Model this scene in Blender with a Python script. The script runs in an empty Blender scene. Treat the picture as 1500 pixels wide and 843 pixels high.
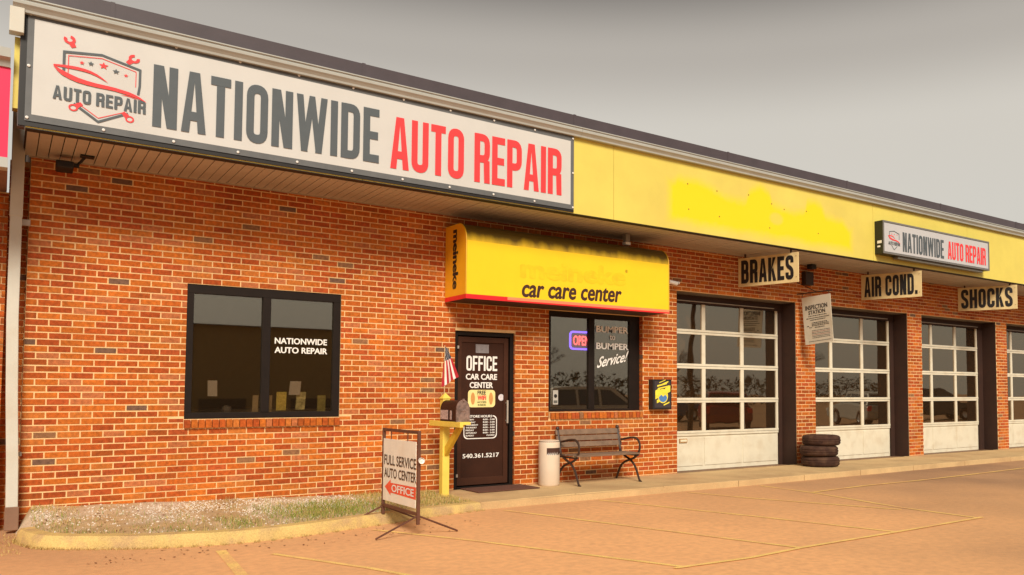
import bpy, bmesh, math, random
from mathutils import Vector, Matrix, noise
random.seed(7)
R = math.radians
sc = bpy.context.scene
C = sc.collection

# ------------------------------------------------------------------ camera
cam_d = bpy.data.cameras.new('camera'); cam = bpy.data.objects.new('camera', cam_d); C.objects.link(cam)
cam.location = (-0.181, -10.200, 1.250)
YAW, PITCH, ROLL = 0.635482603, 0.0520727417, 0.00146109146
_F = Vector((math.sin(YAW)*math.cos(PITCH), math.cos(YAW)*math.cos(PITCH), math.sin(PITCH)))
_Rt = Vector((math.cos(YAW), -math.sin(YAW), 0)); _Up = _Rt.cross(_F)
_r = _Rt*math.cos(ROLL) + _Up*math.sin(ROLL); _u = _Up*math.cos(ROLL) - _Rt*math.sin(ROLL)
cam.rotation_euler = Matrix((_r, _u, -_F)).transposed().to_euler()
cam_d.sensor_width = 36; cam_d.lens = 1208.4/1500*36
cam_d.shift_x = -(892.48-750)/1500; cam_d.shift_y = (514.06-421.5)/1500
cam_d.clip_start = 0.1; cam_d.clip_end = 3000
sc.camera = cam

# ------------------------------------------------------------------ world, sun, exposure
SUN_EL, SUN_AZ = R(36), R(-22)      # azimuth measured from -y towards +x
w = bpy.data.worlds.new("World"); sc.world = w; w.use_nodes = True
nt = w.node_tree; N = nt.nodes; L = nt.links; N.clear()
out = N.new('ShaderNodeOutputWorld'); bg = N.new('ShaderNodeBackground')
sky = N.new('ShaderNodeTexSky'); sky.sky_type = 'NISHITA'; sky.sun_disc = False
sky.sun_elevation = SUN_EL; sky.sun_rotation = math.pi - SUN_AZ; sky.dust_density = 4; sky.air_density = 1.5
hs = N.new('ShaderNodeHueSaturation'); hs.inputs['Saturation'].default_value = .12
L.new(sky.outputs[0], hs.inputs['Color'])
tc = N.new('ShaderNodeTexCoord'); sx = N.new('ShaderNodeSeparateXYZ'); L.new(tc.outputs['Generated'], sx.inputs[0])
rp = N.new('ShaderNodeValToRGB'); L.new(sx.outputs['Z'], rp.inputs[0])
cr = rp.color_ramp; cr.interpolation = 'EASE'
SKY = [(0.0, (5.0, 4.8, 4.35)), (.16, (6.7, 6.4, 5.75)), (.30, (6.7, 6.3, 5.6)), (.385, (4.8, 4.4, 3.9)), (.475, (1.55, 1.36, 1.22)), (.62, (1.4, 1.25, 1.12))]
while len(cr.elements) < len(SKY): cr.elements.new(.5)
for e, (p, c) in zip(cr.elements, SKY): e.position = p; e.color = (c[0], c[1], c[2], 1)
nz = N.new('ShaderNodeTexNoise'); nz.inputs['Scale'].default_value = 2.2; nz.inputs['Detail'].default_value = 4
L.new(tc.outputs['Generated'], nz.inputs['Vector'])
mr = N.new('ShaderNodeMapRange'); mr.inputs['To Min'].default_value = .965; mr.inputs['To Max'].default_value = 1.035; L.new(nz.outputs['Fac'], mr.inputs['Value'])
vm = N.new('ShaderNodeVectorMath'); vm.operation = 'SCALE'; L.new(rp.outputs['Color'], vm.inputs[0]); L.new(mr.outputs[0], vm.inputs['Scale'])
mx = N.new('ShaderNodeMixRGB'); mx.inputs['Fac'].default_value = .9
L.new(hs.outputs[0], mx.inputs[1]); L.new(vm.outputs[0], mx.inputs[2])
L.new(mx.outputs[0], bg.inputs['Color']); bg.inputs['Strength'].default_value = 0.1
L.new(bg.outputs[0], out.inputs[0])
sd = bpy.data.lights.new('sun', 'SUN'); so = bpy.data.objects.new('sun', sd); C.objects.link(so)
sd.energy = 4.0; sd.angle = R(22); sd.color = (1, .91, .76)
dirv = Vector((math.sin(SUN_AZ)*math.cos(SUN_EL), -math.cos(SUN_AZ)*math.cos(SUN_EL), math.sin(SUN_EL)))
so.rotation_euler = dirv.to_track_quat('Z', 'Y').to_euler(); so.location = (4, -20, 30)
sc.view_settings.view_transform = 'Standard'; sc.view_settings.look = 'None'
sc.view_settings.exposure = 0.0; sc.view_settings.gamma = 1
sc.cycles.max_bounces = 6; sc.cycles.transparent_max_bounces = 12
sc.cycles.use_denoising = True

# ------------------------------------------------------------------ materials
MATS = {}
def mat(name, col, rough=.7, var=.12, scale=6., bump=.0, metal=0., spec=.5, fine=0., tint=None, tscale=2., tfac=.0, coord='Object', emit=None):
    if name in MATS: return MATS[name]
    m = bpy.data.materials.new(name); m.use_nodes = True; MATS[name] = m
    n = m.node_tree.nodes; l = m.node_tree.links; b = n['Principled BSDF']
    b.inputs['Roughness'].default_value = rough; b.inputs['Metallic'].default_value = metal
    b.inputs['Specular IOR Level'].default_value = spec
    t = n.new('ShaderNodeTexCoord')
    no = n.new('ShaderNodeTexNoise'); no.inputs['Scale'].default_value = scale; no.inputs['Detail'].default_value = 6; no.inputs['Roughness'].default_value = .62
    l.new(t.outputs[coord], no.inputs['Vector'])
    m1 = n.new('ShaderNodeMapRange'); m1.inputs['From Min'].default_value = .3; m1.inputs['From Max'].default_value = .7
    m1.inputs['To Min'].default_value = 1-var; m1.inputs['To Max'].default_value = 1+var; l.new(no.outputs['Fac'], m1.inputs['Value'])
    sc_ = n.new('ShaderNodeVectorMath'); sc_.operation = 'SCALE'; sc_.inputs[0].default_value = col; l.new(m1.outputs[0], sc_.inputs['Scale'])
    last = sc_.outputs[0]
    if tint:
        n2 = n.new('ShaderNodeTexNoise'); n2.inputs['Scale'].default_value = tscale; n2.inputs['Detail'].default_value = 5; l.new(t.outputs[coord], n2.inputs['Vector'])
        m2 = n.new('ShaderNodeMapRange'); m2.inputs['From Min'].default_value = .48; m2.inputs['From Max'].default_value = .68
        m2.inputs['To Max'].default_value = tfac; l.new(n2.outputs['Fac'], m2.inputs['Value'])
        mm = n.new('ShaderNodeMixRGB'); l.new(m2.outputs[0], mm.inputs[0]); l.new(last, mm.inputs[1]); mm.inputs[2].default_value = (*tint, 1); last = mm.outputs[0]
    if fine:
        n3 = n.new('ShaderNodeTexNoise'); n3.inputs['Scale'].default_value = 90; n3.inputs['Detail'].default_value = 3; l.new(t.outputs[coord], n3.inputs['Vector'])
        m3 = n.new('ShaderNodeMapRange'); m3.inputs['From Min'].default_value = .3; m3.inputs['From Max'].default_value = .7; m3.inputs['To Min'].default_value = 1-fine; m3.inputs['To Max'].default_value = 1+fine; l.new(n3.outputs['Fac'], m3.inputs['Value'])
        s3 = n.new('ShaderNodeVectorMath'); s3.operation = 'SCALE'; l.new(last, s3.inputs[0]); l.new(m3.outputs[0], s3.inputs['Scale']); last = s3.outputs[0]
    l.new(last, b.inputs['Base Color'])
    if bump:
        bp = n.new('ShaderNodeBump'); bp.inputs['Strength'].default_value = bump; bp.inputs['Distance'].default_value = .01
        n4 = n.new('ShaderNodeTexNoise'); n4.inputs['Scale'].default_value = scale*6; n4.inputs['Detail'].default_value = 5; l.new(t.outputs[coord], n4.inputs['Vector'])
        l.new(n4.outputs['Fac'], bp.inputs['Height']); l.new(bp.outputs[0], b.inputs['Normal'])
    if emit:
        b.inputs['Emission Color'].default_value = (*emit[0], 1); b.inputs['Emission Strength'].default_value = emit[1]
    return m
def brick_mat(name, island):
    m = bpy.data.materials.new(name); m.use_nodes = True; n = m.node_tree.nodes; l = m.node_tree.links; b = n['Principled BSDF']
    b.inputs['Roughness'].default_value = .85; b.inputs['Specular IOR Level'].default_value = .25
    if island: g = n.new('ShaderNodeNewGeometry'); rnd = g.outputs['Random Per Island']
    else: g = n.new('ShaderNodeObjectInfo'); rnd = g.outputs['Random']
    cr = n.new('ShaderNodeValToRGB'); cr.color_ramp.interpolation = 'CONSTANT'; l.new(rnd, cr.inputs[0])
    S = [(0, (.50,.115,.016)), (.14, (.44,.088,.014)), (.28, (.54,.140,.018)), (.42, (.38,.070,.013)), (.55, (.48,.125,.017)),
         (.66, (.44,.085,.020)), (.76, (.52,.155,.028)), (.84, (.36,.080,.014)), (.91, (.47,.145,.050)), (.975, (.26,.12,.055)), (.988, (.17,.09,.058))]
    while len(cr.color_ramp.elements) < len(S): cr.color_ramp.elements.new(.5)
    for e, (p, c) in zip(cr.color_ramp.elements, S): e.position = p; e.color = (*c, 1)
    t = n.new('ShaderNodeTexCoord'); geo = n.new('ShaderNodeNewGeometry')
    no = n.new('ShaderNodeTexNoise'); no.inputs['Scale'].default_value = 28; no.inputs['Detail'].default_value = 6; l.new(geo.outputs['Position'], no.inputs['Vector'])
    m1 = n.new('ShaderNodeMapRange'); m1.inputs['From Min'].default_value = .3; m1.inputs['From Max'].default_value = .7; m1.inputs['To Min'].default_value = .72; m1.inputs['To Max'].default_value = 1.28; l.new(no.outputs['Fac'], m1.inputs['Value'])
    s = n.new('ShaderNodeVectorMath'); s.operation = 'SCALE'; l.new(cr.outputs[0], s.inputs[0]); l.new(m1.outputs[0], s.inputs['Scale'])
    n5 = n.new('ShaderNodeTexNoise'); n5.inputs['Scale'].default_value = .9; n5.inputs['Detail'].default_value = 6; n5.inputs['Roughness'].default_value = .6; l.new(geo.outputs['Position'], n5.inputs['Vector'])
    m5 = n.new('ShaderNodeMapRange'); m5.inputs['From Min'].default_value = .32; m5.inputs['From Max'].default_value = .68; m5.inputs['To Min'].default_value = .78; m5.inputs['To Max'].default_value = 1.15; l.new(n5.outputs['Fac'], m5.inputs['Value'])
    s5 = n.new('ShaderNodeVectorMath'); s5.operation = 'SCALE'; l.new(s.outputs[0], s5.inputs[0]); l.new(m5.outputs[0], s5.inputs['Scale'])
    l.new(s5.outputs[0], b.inputs['Base Color'])
    bp = n.new('ShaderNodeBump'); bp.inputs['Strength'].default_value = .5; bp.inputs['Distance'].default_value = .006
    n4 = n.new('ShaderNodeTexNoise'); n4.inputs['Scale'].default_value = 70; n4.inputs['Detail'].default_value = 4; l.new(geo.outputs['Position'], n4.inputs['Vector'])
    l.new(n4.outputs['Fac'], bp.inputs['Height']); l.new(bp.outputs[0], b.inputs['Normal'])
    return m
def glass_mat(name, tint=(.32,.30,.26), refl=.20, wavy=0., gc=(.95,.9,.82), dirt=.04):
    m = bpy.data.materials.new(name); m.use_nodes = True; n = m.node_tree.nodes; l = m.node_tree.links; n.clear()
    o = n.new('ShaderNodeOutputMaterial'); tr = n.new('ShaderNodeBsdfTransparent'); tr.inputs[0].default_value = (*tint, 1)
    gl = n.new('ShaderNodeBsdfGlossy'); gl.inputs['Roughness'].default_value = .015; gl.inputs[0].default_value = (*gc, 1)
    fr = n.new('ShaderNodeFresnel'); fr.inputs[0].default_value = 1.5
    ad = n.new('ShaderNodeMath'); ad.operation = 'ADD'; ad.inputs[1].default_value = refl; ad.use_clamp = True; l.new(fr.outputs[0], ad.inputs[0])
    mx = n.new('ShaderNodeMixShader'); l.new(ad.outputs[0], mx.inputs[0]); l.new(tr.outputs[0], mx.inputs[1]); l.new(gl.outputs[0], mx.inputs[2])
    df = n.new('ShaderNodeBsdfDiffuse'); df.inputs[0].default_value = (.42,.24,.11,1); m2 = n.new('ShaderNodeMixShader'); m2.inputs[0].default_value = dirt
    l.new(mx.outputs[0], m2.inputs[1]); l.new(df.outputs[0], m2.inputs[2]); l.new(m2.outputs[0], o.inputs[0])
    if wavy:
        g = n.new('ShaderNodeNewGeometry'); no = n.new('ShaderNodeTexNoise'); no.inputs['Scale'].default_value = 1.7; no.inputs['Detail'].default_value = 1
        l.new(g.outputs['Position'], no.inputs['Vector']); bp = n.new('ShaderNodeBump'); bp.inputs['Strength'].default_value = wavy; bp.inputs['Distance'].default_value = .1
        l.new(no.outputs['Fac'], bp.inputs['Height']); l.new(bp.outputs[0], gl.inputs['Normal'])
    return m
M_BR1 = brick_mat('brick_face', False); M_BRN = brick_mat('brick_faces_joined', True)
M_GLASS = glass_mat('window_glass', (.88,.84,.78), .13, gc=(.95,.87,.72), dirt=.012); M_GGLASS = glass_mat('garage_glass', (.50,.40,.30), .19, .018, gc=(.98,.86,.66), dirt=.035)
M_MORT = mat('mortar', (.82,.54,.26), .95, .12, 2.5, .3, fine=.12, tint=(.55,.34,.16), tscale=1.2, tfac=.5)
M_YEL = mat('fascia_yellow_paint', (.72,.59,.115), .55, .07, 1.3, .05, tint=(.70,.53,.11), tscale=.9, tfac=.35)
M_AWN = mat('sign_yellow_vinyl', (.92,.60,.010), .4, .04, 2)
M_BRZ = mat('dark_bronze_metal', (.012,.007,.005), .6, .2, 8, spec=.22)
M_BRN = mat('door_brown_metal', (.040,.012,.005), .6, .15, 5, spec=.25)
M_WHT = mat('white_painted_metal', (.44,.45,.42), .5, .06, 3, tint=(.33,.31,.27), tscale=6, tfac=.25)
M_DOORW = mat('garage_door_white', (.72,.66,.52), .45, .05, 3, tint=(.50,.38,.24), tscale=5, tfac=.3)
M_SPOUT = mat('spout_cream_metal', (.60,.58,.51), .5, .06, 3, tint=(.45,.38,.28), tscale=3, tfac=.5)
M_COP = mat('coping_purple_metal', (.068,.052,.060), .5, .12, 3)
M_SOF = mat('soffit_vinyl', (.50,.46,.40), .6, .08, 3, tint=(.22,.18,.13), tscale=1.5, tfac=.4)
M_BLK = mat('black_paint', (.012,.010,.010), .5, .2, 8)
M_DGRY = mat('sign_grey_print', (.082,.098,.110), .6, .05, 9)
M_RED = mat('sign_red_print', (.85,.045,.05), .6, .05, 9)
M_VIN = mat('banner_white_vinyl', (.60,.59,.57), .55, .03, 1.5, tint=(.53,.51,.48), tscale=1.2, tfac=.35)
M_LET = mat('white_lettering', (.86,.84,.80), .5, .03, 9)
M_BOARD = mat('aged_sign_board', (.74,.58,.29), .5, .08, 3, tint=(.45,.30,.14), tscale=4, tfac=.5)
M_ASPH = mat('asphalt_haze_glow', (.44,.245,.125), .95, .12, 1.1, .6, fine=.22, tint=(.30,.165,.09), tscale=.45, tfac=.75)
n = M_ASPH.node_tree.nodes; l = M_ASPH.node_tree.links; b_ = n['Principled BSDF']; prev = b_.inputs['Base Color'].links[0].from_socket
g_ = n.new('ShaderNodeNewGeometry'); mp = n.new('ShaderNodeMapping'); mp.inputs['Location'].default_value = (-.50, .72, 0); mp.inputs['Scale'].default_value = (.125, .15, 0); l.new(g_.outputs['Position'], mp.inputs[0])  # peach haze glow over the near lot, painted into the asphalt colour
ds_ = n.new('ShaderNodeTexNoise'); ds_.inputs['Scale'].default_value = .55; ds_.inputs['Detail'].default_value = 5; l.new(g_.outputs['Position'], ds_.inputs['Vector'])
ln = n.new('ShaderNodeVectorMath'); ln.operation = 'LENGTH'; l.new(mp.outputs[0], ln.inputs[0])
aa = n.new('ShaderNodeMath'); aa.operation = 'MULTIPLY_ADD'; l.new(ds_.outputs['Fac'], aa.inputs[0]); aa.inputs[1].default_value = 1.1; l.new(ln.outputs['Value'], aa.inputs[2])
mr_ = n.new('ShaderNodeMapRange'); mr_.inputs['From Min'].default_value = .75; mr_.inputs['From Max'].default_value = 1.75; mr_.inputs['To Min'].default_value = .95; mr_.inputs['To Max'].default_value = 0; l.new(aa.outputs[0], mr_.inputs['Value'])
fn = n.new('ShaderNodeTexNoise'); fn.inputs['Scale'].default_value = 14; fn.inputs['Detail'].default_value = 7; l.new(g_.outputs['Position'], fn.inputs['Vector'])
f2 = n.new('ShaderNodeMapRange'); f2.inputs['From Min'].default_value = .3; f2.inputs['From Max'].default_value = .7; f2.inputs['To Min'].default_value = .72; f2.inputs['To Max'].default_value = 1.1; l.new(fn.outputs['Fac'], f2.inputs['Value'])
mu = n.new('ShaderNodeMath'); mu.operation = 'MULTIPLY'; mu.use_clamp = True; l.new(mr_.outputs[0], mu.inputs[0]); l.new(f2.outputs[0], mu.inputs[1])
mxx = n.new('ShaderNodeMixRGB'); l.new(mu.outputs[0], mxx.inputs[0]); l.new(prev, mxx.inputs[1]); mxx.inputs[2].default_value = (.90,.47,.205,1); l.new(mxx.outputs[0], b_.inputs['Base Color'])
M_CONC = mat('concrete_walk', (.60,.41,.20), .9, .10, 2.2, .3, fine=.10, tint=(.42,.25,.12), tscale=1.3, tfac=.6)
M_LINE = mat('worn_yellow_line', (.90,.60,.19), .9, .12, 6, .2, fine=.2, tint=(.78,.43,.18), tscale=2.5, tfac=.9)
M_KERB = mat('kerb_yellow_paint', (.64,.45,.16), .85, .12, 3, .6, fine=.18, tint=(.48,.31,.15), tscale=5, tfac=.9)
M_DIRT = mat('bed_dirt', (.50,.33,.16), .95, .25, 4, .6, fine=.2, tint=(.62,.50,.38), tscale=1.2, tfac=.8)
M_POST = mat('post_yellow_paint', (.82,.62,.10), .6, .08, 5, .1)
M_WOOD = mat('bench_wood', (.20,.125,.080), .75, .25, 9, .3)
M_IRON = mat('cast_iron', (.045,.022,.014), .55, .2, 9)
M_RUB = mat('tyre_rubber', (.050,.021,.013), .85, .35, 9, .5, spec=.3, tint=(.13,.07,.04), tscale=6, tfac=.5)

# ------------------------------------------------------------------ mesh helpers
class MB:
    def __init__(s): s.v = []; s.f = []; s.m = []
    def box(s, x0, x1, y0, y1, z0, z1, mi=0):
        b = len(s.v); s.v += [(x0,y0,z0),(x1,y0,z0),(x1,y1,z0),(x0,y1,z0),(x0,y0,z1),(x1,y0,z1),(x1,y1,z1),(x0,y1,z1)]
        for q in ((0,3,2,1),(4,5,6,7),(0,1,5,4),(1,2,6,5),(2,3,7,6),(3,0,4,7)): s.f.append(tuple(b+i for i in q)); s.m.append(mi)
        return s
    def poly(s, pts, mi=0):
        b = len(s.v); s.v += [tuple(p) for p in pts]; s.f.append(tuple(range(b, b+len(pts)))); s.m.append(mi); return s
    def prism(s, pts, d, mi=0):            # pts: planar 3D loop, d: extrusion vector
        b = len(s.v); n = len(pts); d = Vector(d)
        s.v += [tuple(p) for p in pts] + [tuple(Vector(p)+d) for p in pts]
        s.f.append(tuple(range(b, b+n))[::-1]); s.f.append(tuple(range(b+n, b+2*n))); s.m += [mi, mi]
        for i in range(n): j = (i+1) % n; s.f.append((b+i, b+j, b+n+j, b+n+i)); s.m.append(mi)
        return s
    def tube(s, pts, r, seg=8, mi=0, close=False, caps=True):
        pts = [Vector(p) for p in pts]; n = len(pts); b = len(s.v); rs = r if isinstance(r, (list, tuple)) else [r]*n
        ref = None
        for i, p in enumerate(pts):
            t = ((pts[(i+1) % n] if close else pts[min(i+1, n-1)]) - (pts[i-1] if close else pts[max(i-1, 0)])).normalized()
            if ref is None: ref = Vector((0,0,1)) if abs(t.z) < .9 else Vector((1,0,0))
            a = t.cross(ref)
            if a.length < 1e-4: a = t.cross(Vector((1,0,0)))
            a.normalize(); c = a.cross(t); ref = c
            for k in range(seg):
                q = 2*math.pi*k/seg; s.v.append(tuple(p + a*math.cos(q)*rs[i] + c*math.sin(q)*rs[i]))
        for i in range(n if close else n-1):
            j = (i+1) % n
            for k in range(seg):
                k2 = (k+1) % seg; s.f.append((b+i*seg+k, b+i*seg+k2, b+j*seg+k2, b+j*seg+k)); s.m.append(mi)
        if caps and not close:
            s.f.append(tuple(b+k for k in range(seg))[::-1]); s.f.append(tuple(b+(n-1)*seg+k for k in range(seg))); s.m += [mi, mi]
        return s
    def lathe(s, prof, c=(0,0,0), seg=24, mi=0, axis='z', skip=None):
        b = len(s.v); n = len(prof)
        for k in range(seg):
            a = 2*math.pi*k/seg; ca, sa = math.cos(a), math.sin(a)
            for r, h in prof:
                p = (r*ca, r*sa, h) if axis == 'z' else ((r*ca, h, r*sa) if axis == 'y' else (h, r*ca, r*sa))
                s.v.append((c[0]+p[0], c[1]+p[1], c[2]+p[2]))
        for k in range(seg):
            k2 = (k+1) % seg
            for i in range(n-1):
                if skip and skip(k, i): continue
                s.f.append((b+k*n+i, b+k2*n+i, b+k2*n+i+1, b+k*n+i+1)); s.m.append(mi)
        return s
    def obj(s, name, mats, parent=None, loc=None, smooth=False, kind=None, bevel=0):
        me = bpy.data.meshes.new(name); me.from_pydata(s.v, [], s.f)
        if not isinstance(mats, (list, tuple)): mats = [mats]
        for m in mats: me.materials.append(m)
        for p, mi in zip(me.polygons, s.m): p.material_index = mi
        if smooth:
            for p in me.polygons: p.use_smooth = True
        bm = bmesh.new(); bm.from_mesh(me); bmesh.ops.recalc_face_normals(bm, faces=bm.faces); bm.to_mesh(me); bm.free()
        o = bpy.data.objects.new(name, me); C.objects.link(o)
        if smooth: me.set_sharp_from_angle(angle=R(40))
        if bevel:
            md = o.modifiers.new('bevel', 'BEVEL'); md.width = bevel; md.segments = 2; md.limit_method = 'ANGLE'
        if parent is not None: o.parent = parent
        if loc is not None: o.location = loc
        if kind: o['kind'] = kind
        return o
def link_mesh(name, me, parent, loc=(0,0,0), rot=None):
    o = bpy.data.objects.new(name, me); C.objects.link(o); o.parent = parent; o.location = loc
    if rot: o.rotation_euler = rot
    return o
def thing(name, label, cat, loc=(0,0,0), group=None):
    o = bpy.data.objects.new(name, None); C.objects.link(o); o.location = loc; o.empty_display_size = .2
    o['label'] = label; o['category'] = cat
    if group: o['group'] = group
    return o
def tag(o, label, cat, group=None):
    o['label'] = label; o['category'] = cat
    if group: o['group'] = group
    return o
class Rel:                                   # parts modelled in world metres under a thing standing elsewhere
    def __init__(s, root): s.r = root
    def __call__(s, mb, name, mats, parent=None, **k):
        d = Vector(s.r.location); mb.v = [tuple(Vector(p)-d) for p in mb.v]
        return mb.obj(name, mats, parent or s.r, **k)

# ---- lettering: condensed block alphabet made of polygons, and the built-in face for the rest
def rpath(pts, rad, n=5):
    o = []
    for i, p in enumerate(pts):
        p = Vector(p)
        if i in (0, len(pts)-1) or rad <= 0: o.append(p); continue
        a = Vector(pts[i-1]); c = Vector(pts[i+1]); ra = min(rad, (a-p).length*.5, (c-p).length*.5)
        s0 = p+(a-p).normalized()*ra; s1 = p+(c-p).normalized()*ra
        for k in range(n+1):
            t = k/n; o.append(s0*(1-t)**2 + p*2*t*(1-t) + s1*t*t)
    return [q for i, q in enumerate(o) if i == 0 or (q-o[i-1]).length > 1e-5]
def band(pts, th, rad=0, closed=False):
    P = rpath(pts, rad); Q = []; n = len(P)
    for i, p in enumerate(P):
        a = P[max(i-1, 0)]; c = P[min(i+1, n-1)]
        d1 = (p-a).normalized() if i > 0 else (c-p).normalized(); d2 = (c-p).normalized() if i < n-1 else d1
        nn = Vector((-(d1.y+d2.y), d1.x+d2.x)); nn.normalize(); k = max(.4, nn.dot(Vector((-d1.y, d1.x))))
        Q.append((p+nn*th/2/k, p-nn*th/2/k))
    return [[Q[i][0], Q[i+1][0], Q[i+1][1], Q[i][1]] for i in range(n-1)]
def G(ch, W=4.3, S=1.55, T=1.45):
    w = W; h = 10; s = S; t = T; a = s/2; b = t/2; o = []
    P = lambda *p: o.append([Vector(q) for q in p])
    Bd = lambda pts, rad=0: o.extend(band(pts, (s+t)/2, rad))
    st = lambda x: P((x,0),(x+s,0),(x+s,h),(x,h))
    bar = lambda z, x0=0, x1=None: P((x0,z),(x1 or w,z),(x1 or w,z+t),(x0,z+t))
    if ch == 'A': w *= 1.05; P((0,0),(s*.95,0),(w/2+.15,h),(w/2-.95,h)); P((w,0),(w-s*.95,0),(w/2-.15,h),(w/2+.95,h)); P((w*.28,2),(w*.72,2),(w*.66,2+t),(w*.34,2+t))
    elif ch == 'I': w = s; st(0)
    elif ch == 'T': w *= .88; bar(h-t); P((w/2-a,0),(w/2+a,0),(w/2+a,h),(w/2-a,h))
    elif ch == 'N': st(0); st(w-s); P((s*.3,h),(s*1.15,h),(w-s*.3,0),(w-s*1.15,0))
    elif ch == 'M': w = 5.6; st(0); st(w-s); P((s*.3,h),(s*1.1,h),(w/2+.5,0),(w/2-.5,0)); P((w-s*.3,h),(w-s*1.1,h),(w/2-.5,0),(w/2+.5,0))
    elif ch == 'E': st(0); bar(0,0,w*.86); bar(h-t,0,w*.86); bar(h/2-b,0,w*.8); w *= .86
    elif ch == 'F': st(0); bar(h-t,0,w*.86); bar(h/2-b,0,w*.8); w *= .86
    elif ch == 'L': st(0); bar(0,0,w*.82); w *= .82
    elif ch == 'H': st(0); st(w-s); bar(h/2-b)
    elif ch == 'U': Bd([(a,h),(a,b),(w-a,b),(w-a,h)],1.5)
    elif ch == 'O': Bd([(a,h/2),(a,h-b),(w-a,h-b),(w-a,b),(a,b),(a,h/2)],1.5)
    elif ch == 'D': st(0); Bd([(a,b),(w-a,b),(w-a,h-b),(a,h-b)],1.6)
    elif ch == 'P': st(0); Bd([(a,h-b),(w-a,h-b),(w-a,4.4),(a,4.4)],1.4)
    elif ch == 'R': st(0); Bd([(a,h-b),(w-a,h-b),(w-a,4.9),(a,4.9)],1.4); P((w-s,0),(w,0),(w-.1,4.6),(w-s-.2,4.9))
    elif ch == 'B': st(0); Bd([(a,h-b),(w-a-.15,h-b),(w-a-.15,5.1),(a,5.1)],1.3); Bd([(a,5.1),(w-a,5.1),(w-a,b),(a,b)],1.3)
    elif ch == 'K': st(0); P((s*.8,3.4),(s*1.2,5.2),(w-.2,h),(w-s-.2,h)); P((w-s,0),(w+.1,0),(s+1.1,5.8),(s+.1,4.6))
    elif ch == 'C': Bd([(w-a,6.6),(w-a,h-b),(a,h-b),(a,b),(w-a,b),(w-a,3.4)],1.5)
    elif ch == 'S': Bd([(w-a,7.0),(w-a,h-b),(a,h-b),(a,5.9),(w-a,4.1),(w-a,b),(a,b),(a,3.0)],1.3)
    elif ch == 'V': P((0,h),(s*.95,h),(w/2+.5,0),(w/2-.5,0)); P((w,h),(w-s*.95,h),(w/2-.5,0),(w/2+.5,0))
    elif ch == 'W': w = 6.6; x = w/4; [P(*q) for q in (((0,h),(s*.9,h),(x+.85,0),(x-.55,0)),((x-.55,0),(x+.75,0),(w/2+.6,h),(w/2-.6,h)),((w/2-.6,h),(w/2+.6,h),(3*x+.55,0),(3*x-.75,0)),((3*x-.85,0),(3*x+.55,0),(w,h),(w-s*.9,h)))]
    elif ch == '.': w = s; P((0,0),(s,0),(s,t*1.1),(0,t*1.1))
    elif ch == ' ': w = 1.6
    return o, w
def place(polys, bb, O, U, V, nrm, name, m, parent, depth=.0):
    """map 2-D polygons with bounds bb=(x0,x1,y0,y1) to the patch O + u*U + v*V (u,v in 0..1)"""
    O = Vector(O); U = Vector(U); V = Vector(V); nrm = Vector(nrm); mb = MB(); x0, x1, y0, y1 = bb
    for i, p in enumerate(polys):
        off = nrm*(.0025+.00025*(i % 7))
        pts = [O+U*((q[0]-x0)/(x1-x0))+V*((q[1]-y0)/(y1-y0))+off for q in p]
        if depth: mb.prism(pts, nrm*depth)
        else: mb.poly(pts)
    d = Vector(parent.matrix_world.translation) if parent else Vector()
    return mb, name, m, parent
def block(text, O, U, V, nrm, name, m, root, parent=None, gap=.75, depth=.0, **k):
    polys = []; x = 0
    for ch in text:
        g, wd = G(ch, **k); polys += [[q+Vector((x,0)) for q in p] for p in g]; x += wd+gap
    mb, *_ = place(polys, (0, x-gap, 0, 10), O, U, V, nrm, name, m, None, depth)
    return Rel(root)(mb, name, m, parent)
def text(body, O, U, V, nrm, name, m, root, parent=None, bold=.0, shear=0., align='CENTER', space=1., depth=0):
    cu = bpy.data.curves.new('lettering', 'FONT'); cu.body = body; cu.size = 1; heavy = bold*.85; cu.offset = 0.006 if bold else 0; cu.shear = shear; cu.align_x = align; cu.space_character = space; cu.resolution_u = 3
    o = bpy.data.objects.new('lettering', cu); C.objects.link(o)
    dg = bpy.context.evaluated_depsgraph_get(); me = bpy.data.meshes.new_from_object(o.evaluated_get(dg)); bpy.data.objects.remove(o); bpy.data.curves.remove(cu)
    xs = [v.co.x for v in me.vertices]; ys = [v.co.y for v in me.vertices]; x0, x1, y0, y1 = min(xs), max(xs), min(ys), max(ys)
    O = Vector(O); U = Vector(U); V = Vector(V); nrm = Vector(nrm)
    mb = MB(); sh = [(0, 0)] if heavy <= 0 else [(0, 0), (heavy, 0), (-heavy, 0), (0, heavy*.6), (0, -heavy*.6)]
    for k, (dx, dy) in enumerate(sh):
        b = len(mb.v); mb.v += [tuple(O+U*((v.co.x+dx-x0+heavy)/(x1-x0+2*heavy))+V*((v.co.y+dy-y0+heavy*.6)/(y1-y0+1.2*heavy))+nrm*(.002+.0003*k)) for v in me.vertices]
        mb.f += [tuple(b+i for i in p.vertices) for p in me.polygons]; mb.m += [0]*len(me.polygons)
    bpy.data.meshes.remove(me)
    ob = Rel(root)(mb, name, m, parent); return ob
def fr(x0, x1, z0, z1, y):                    # front-facing rectangle at depth y -> O, U, V, normal
    return (x0, y, z0), (x1-x0, 0, 0), (0, 0, z1-z0), (0, -1, 0)

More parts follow.
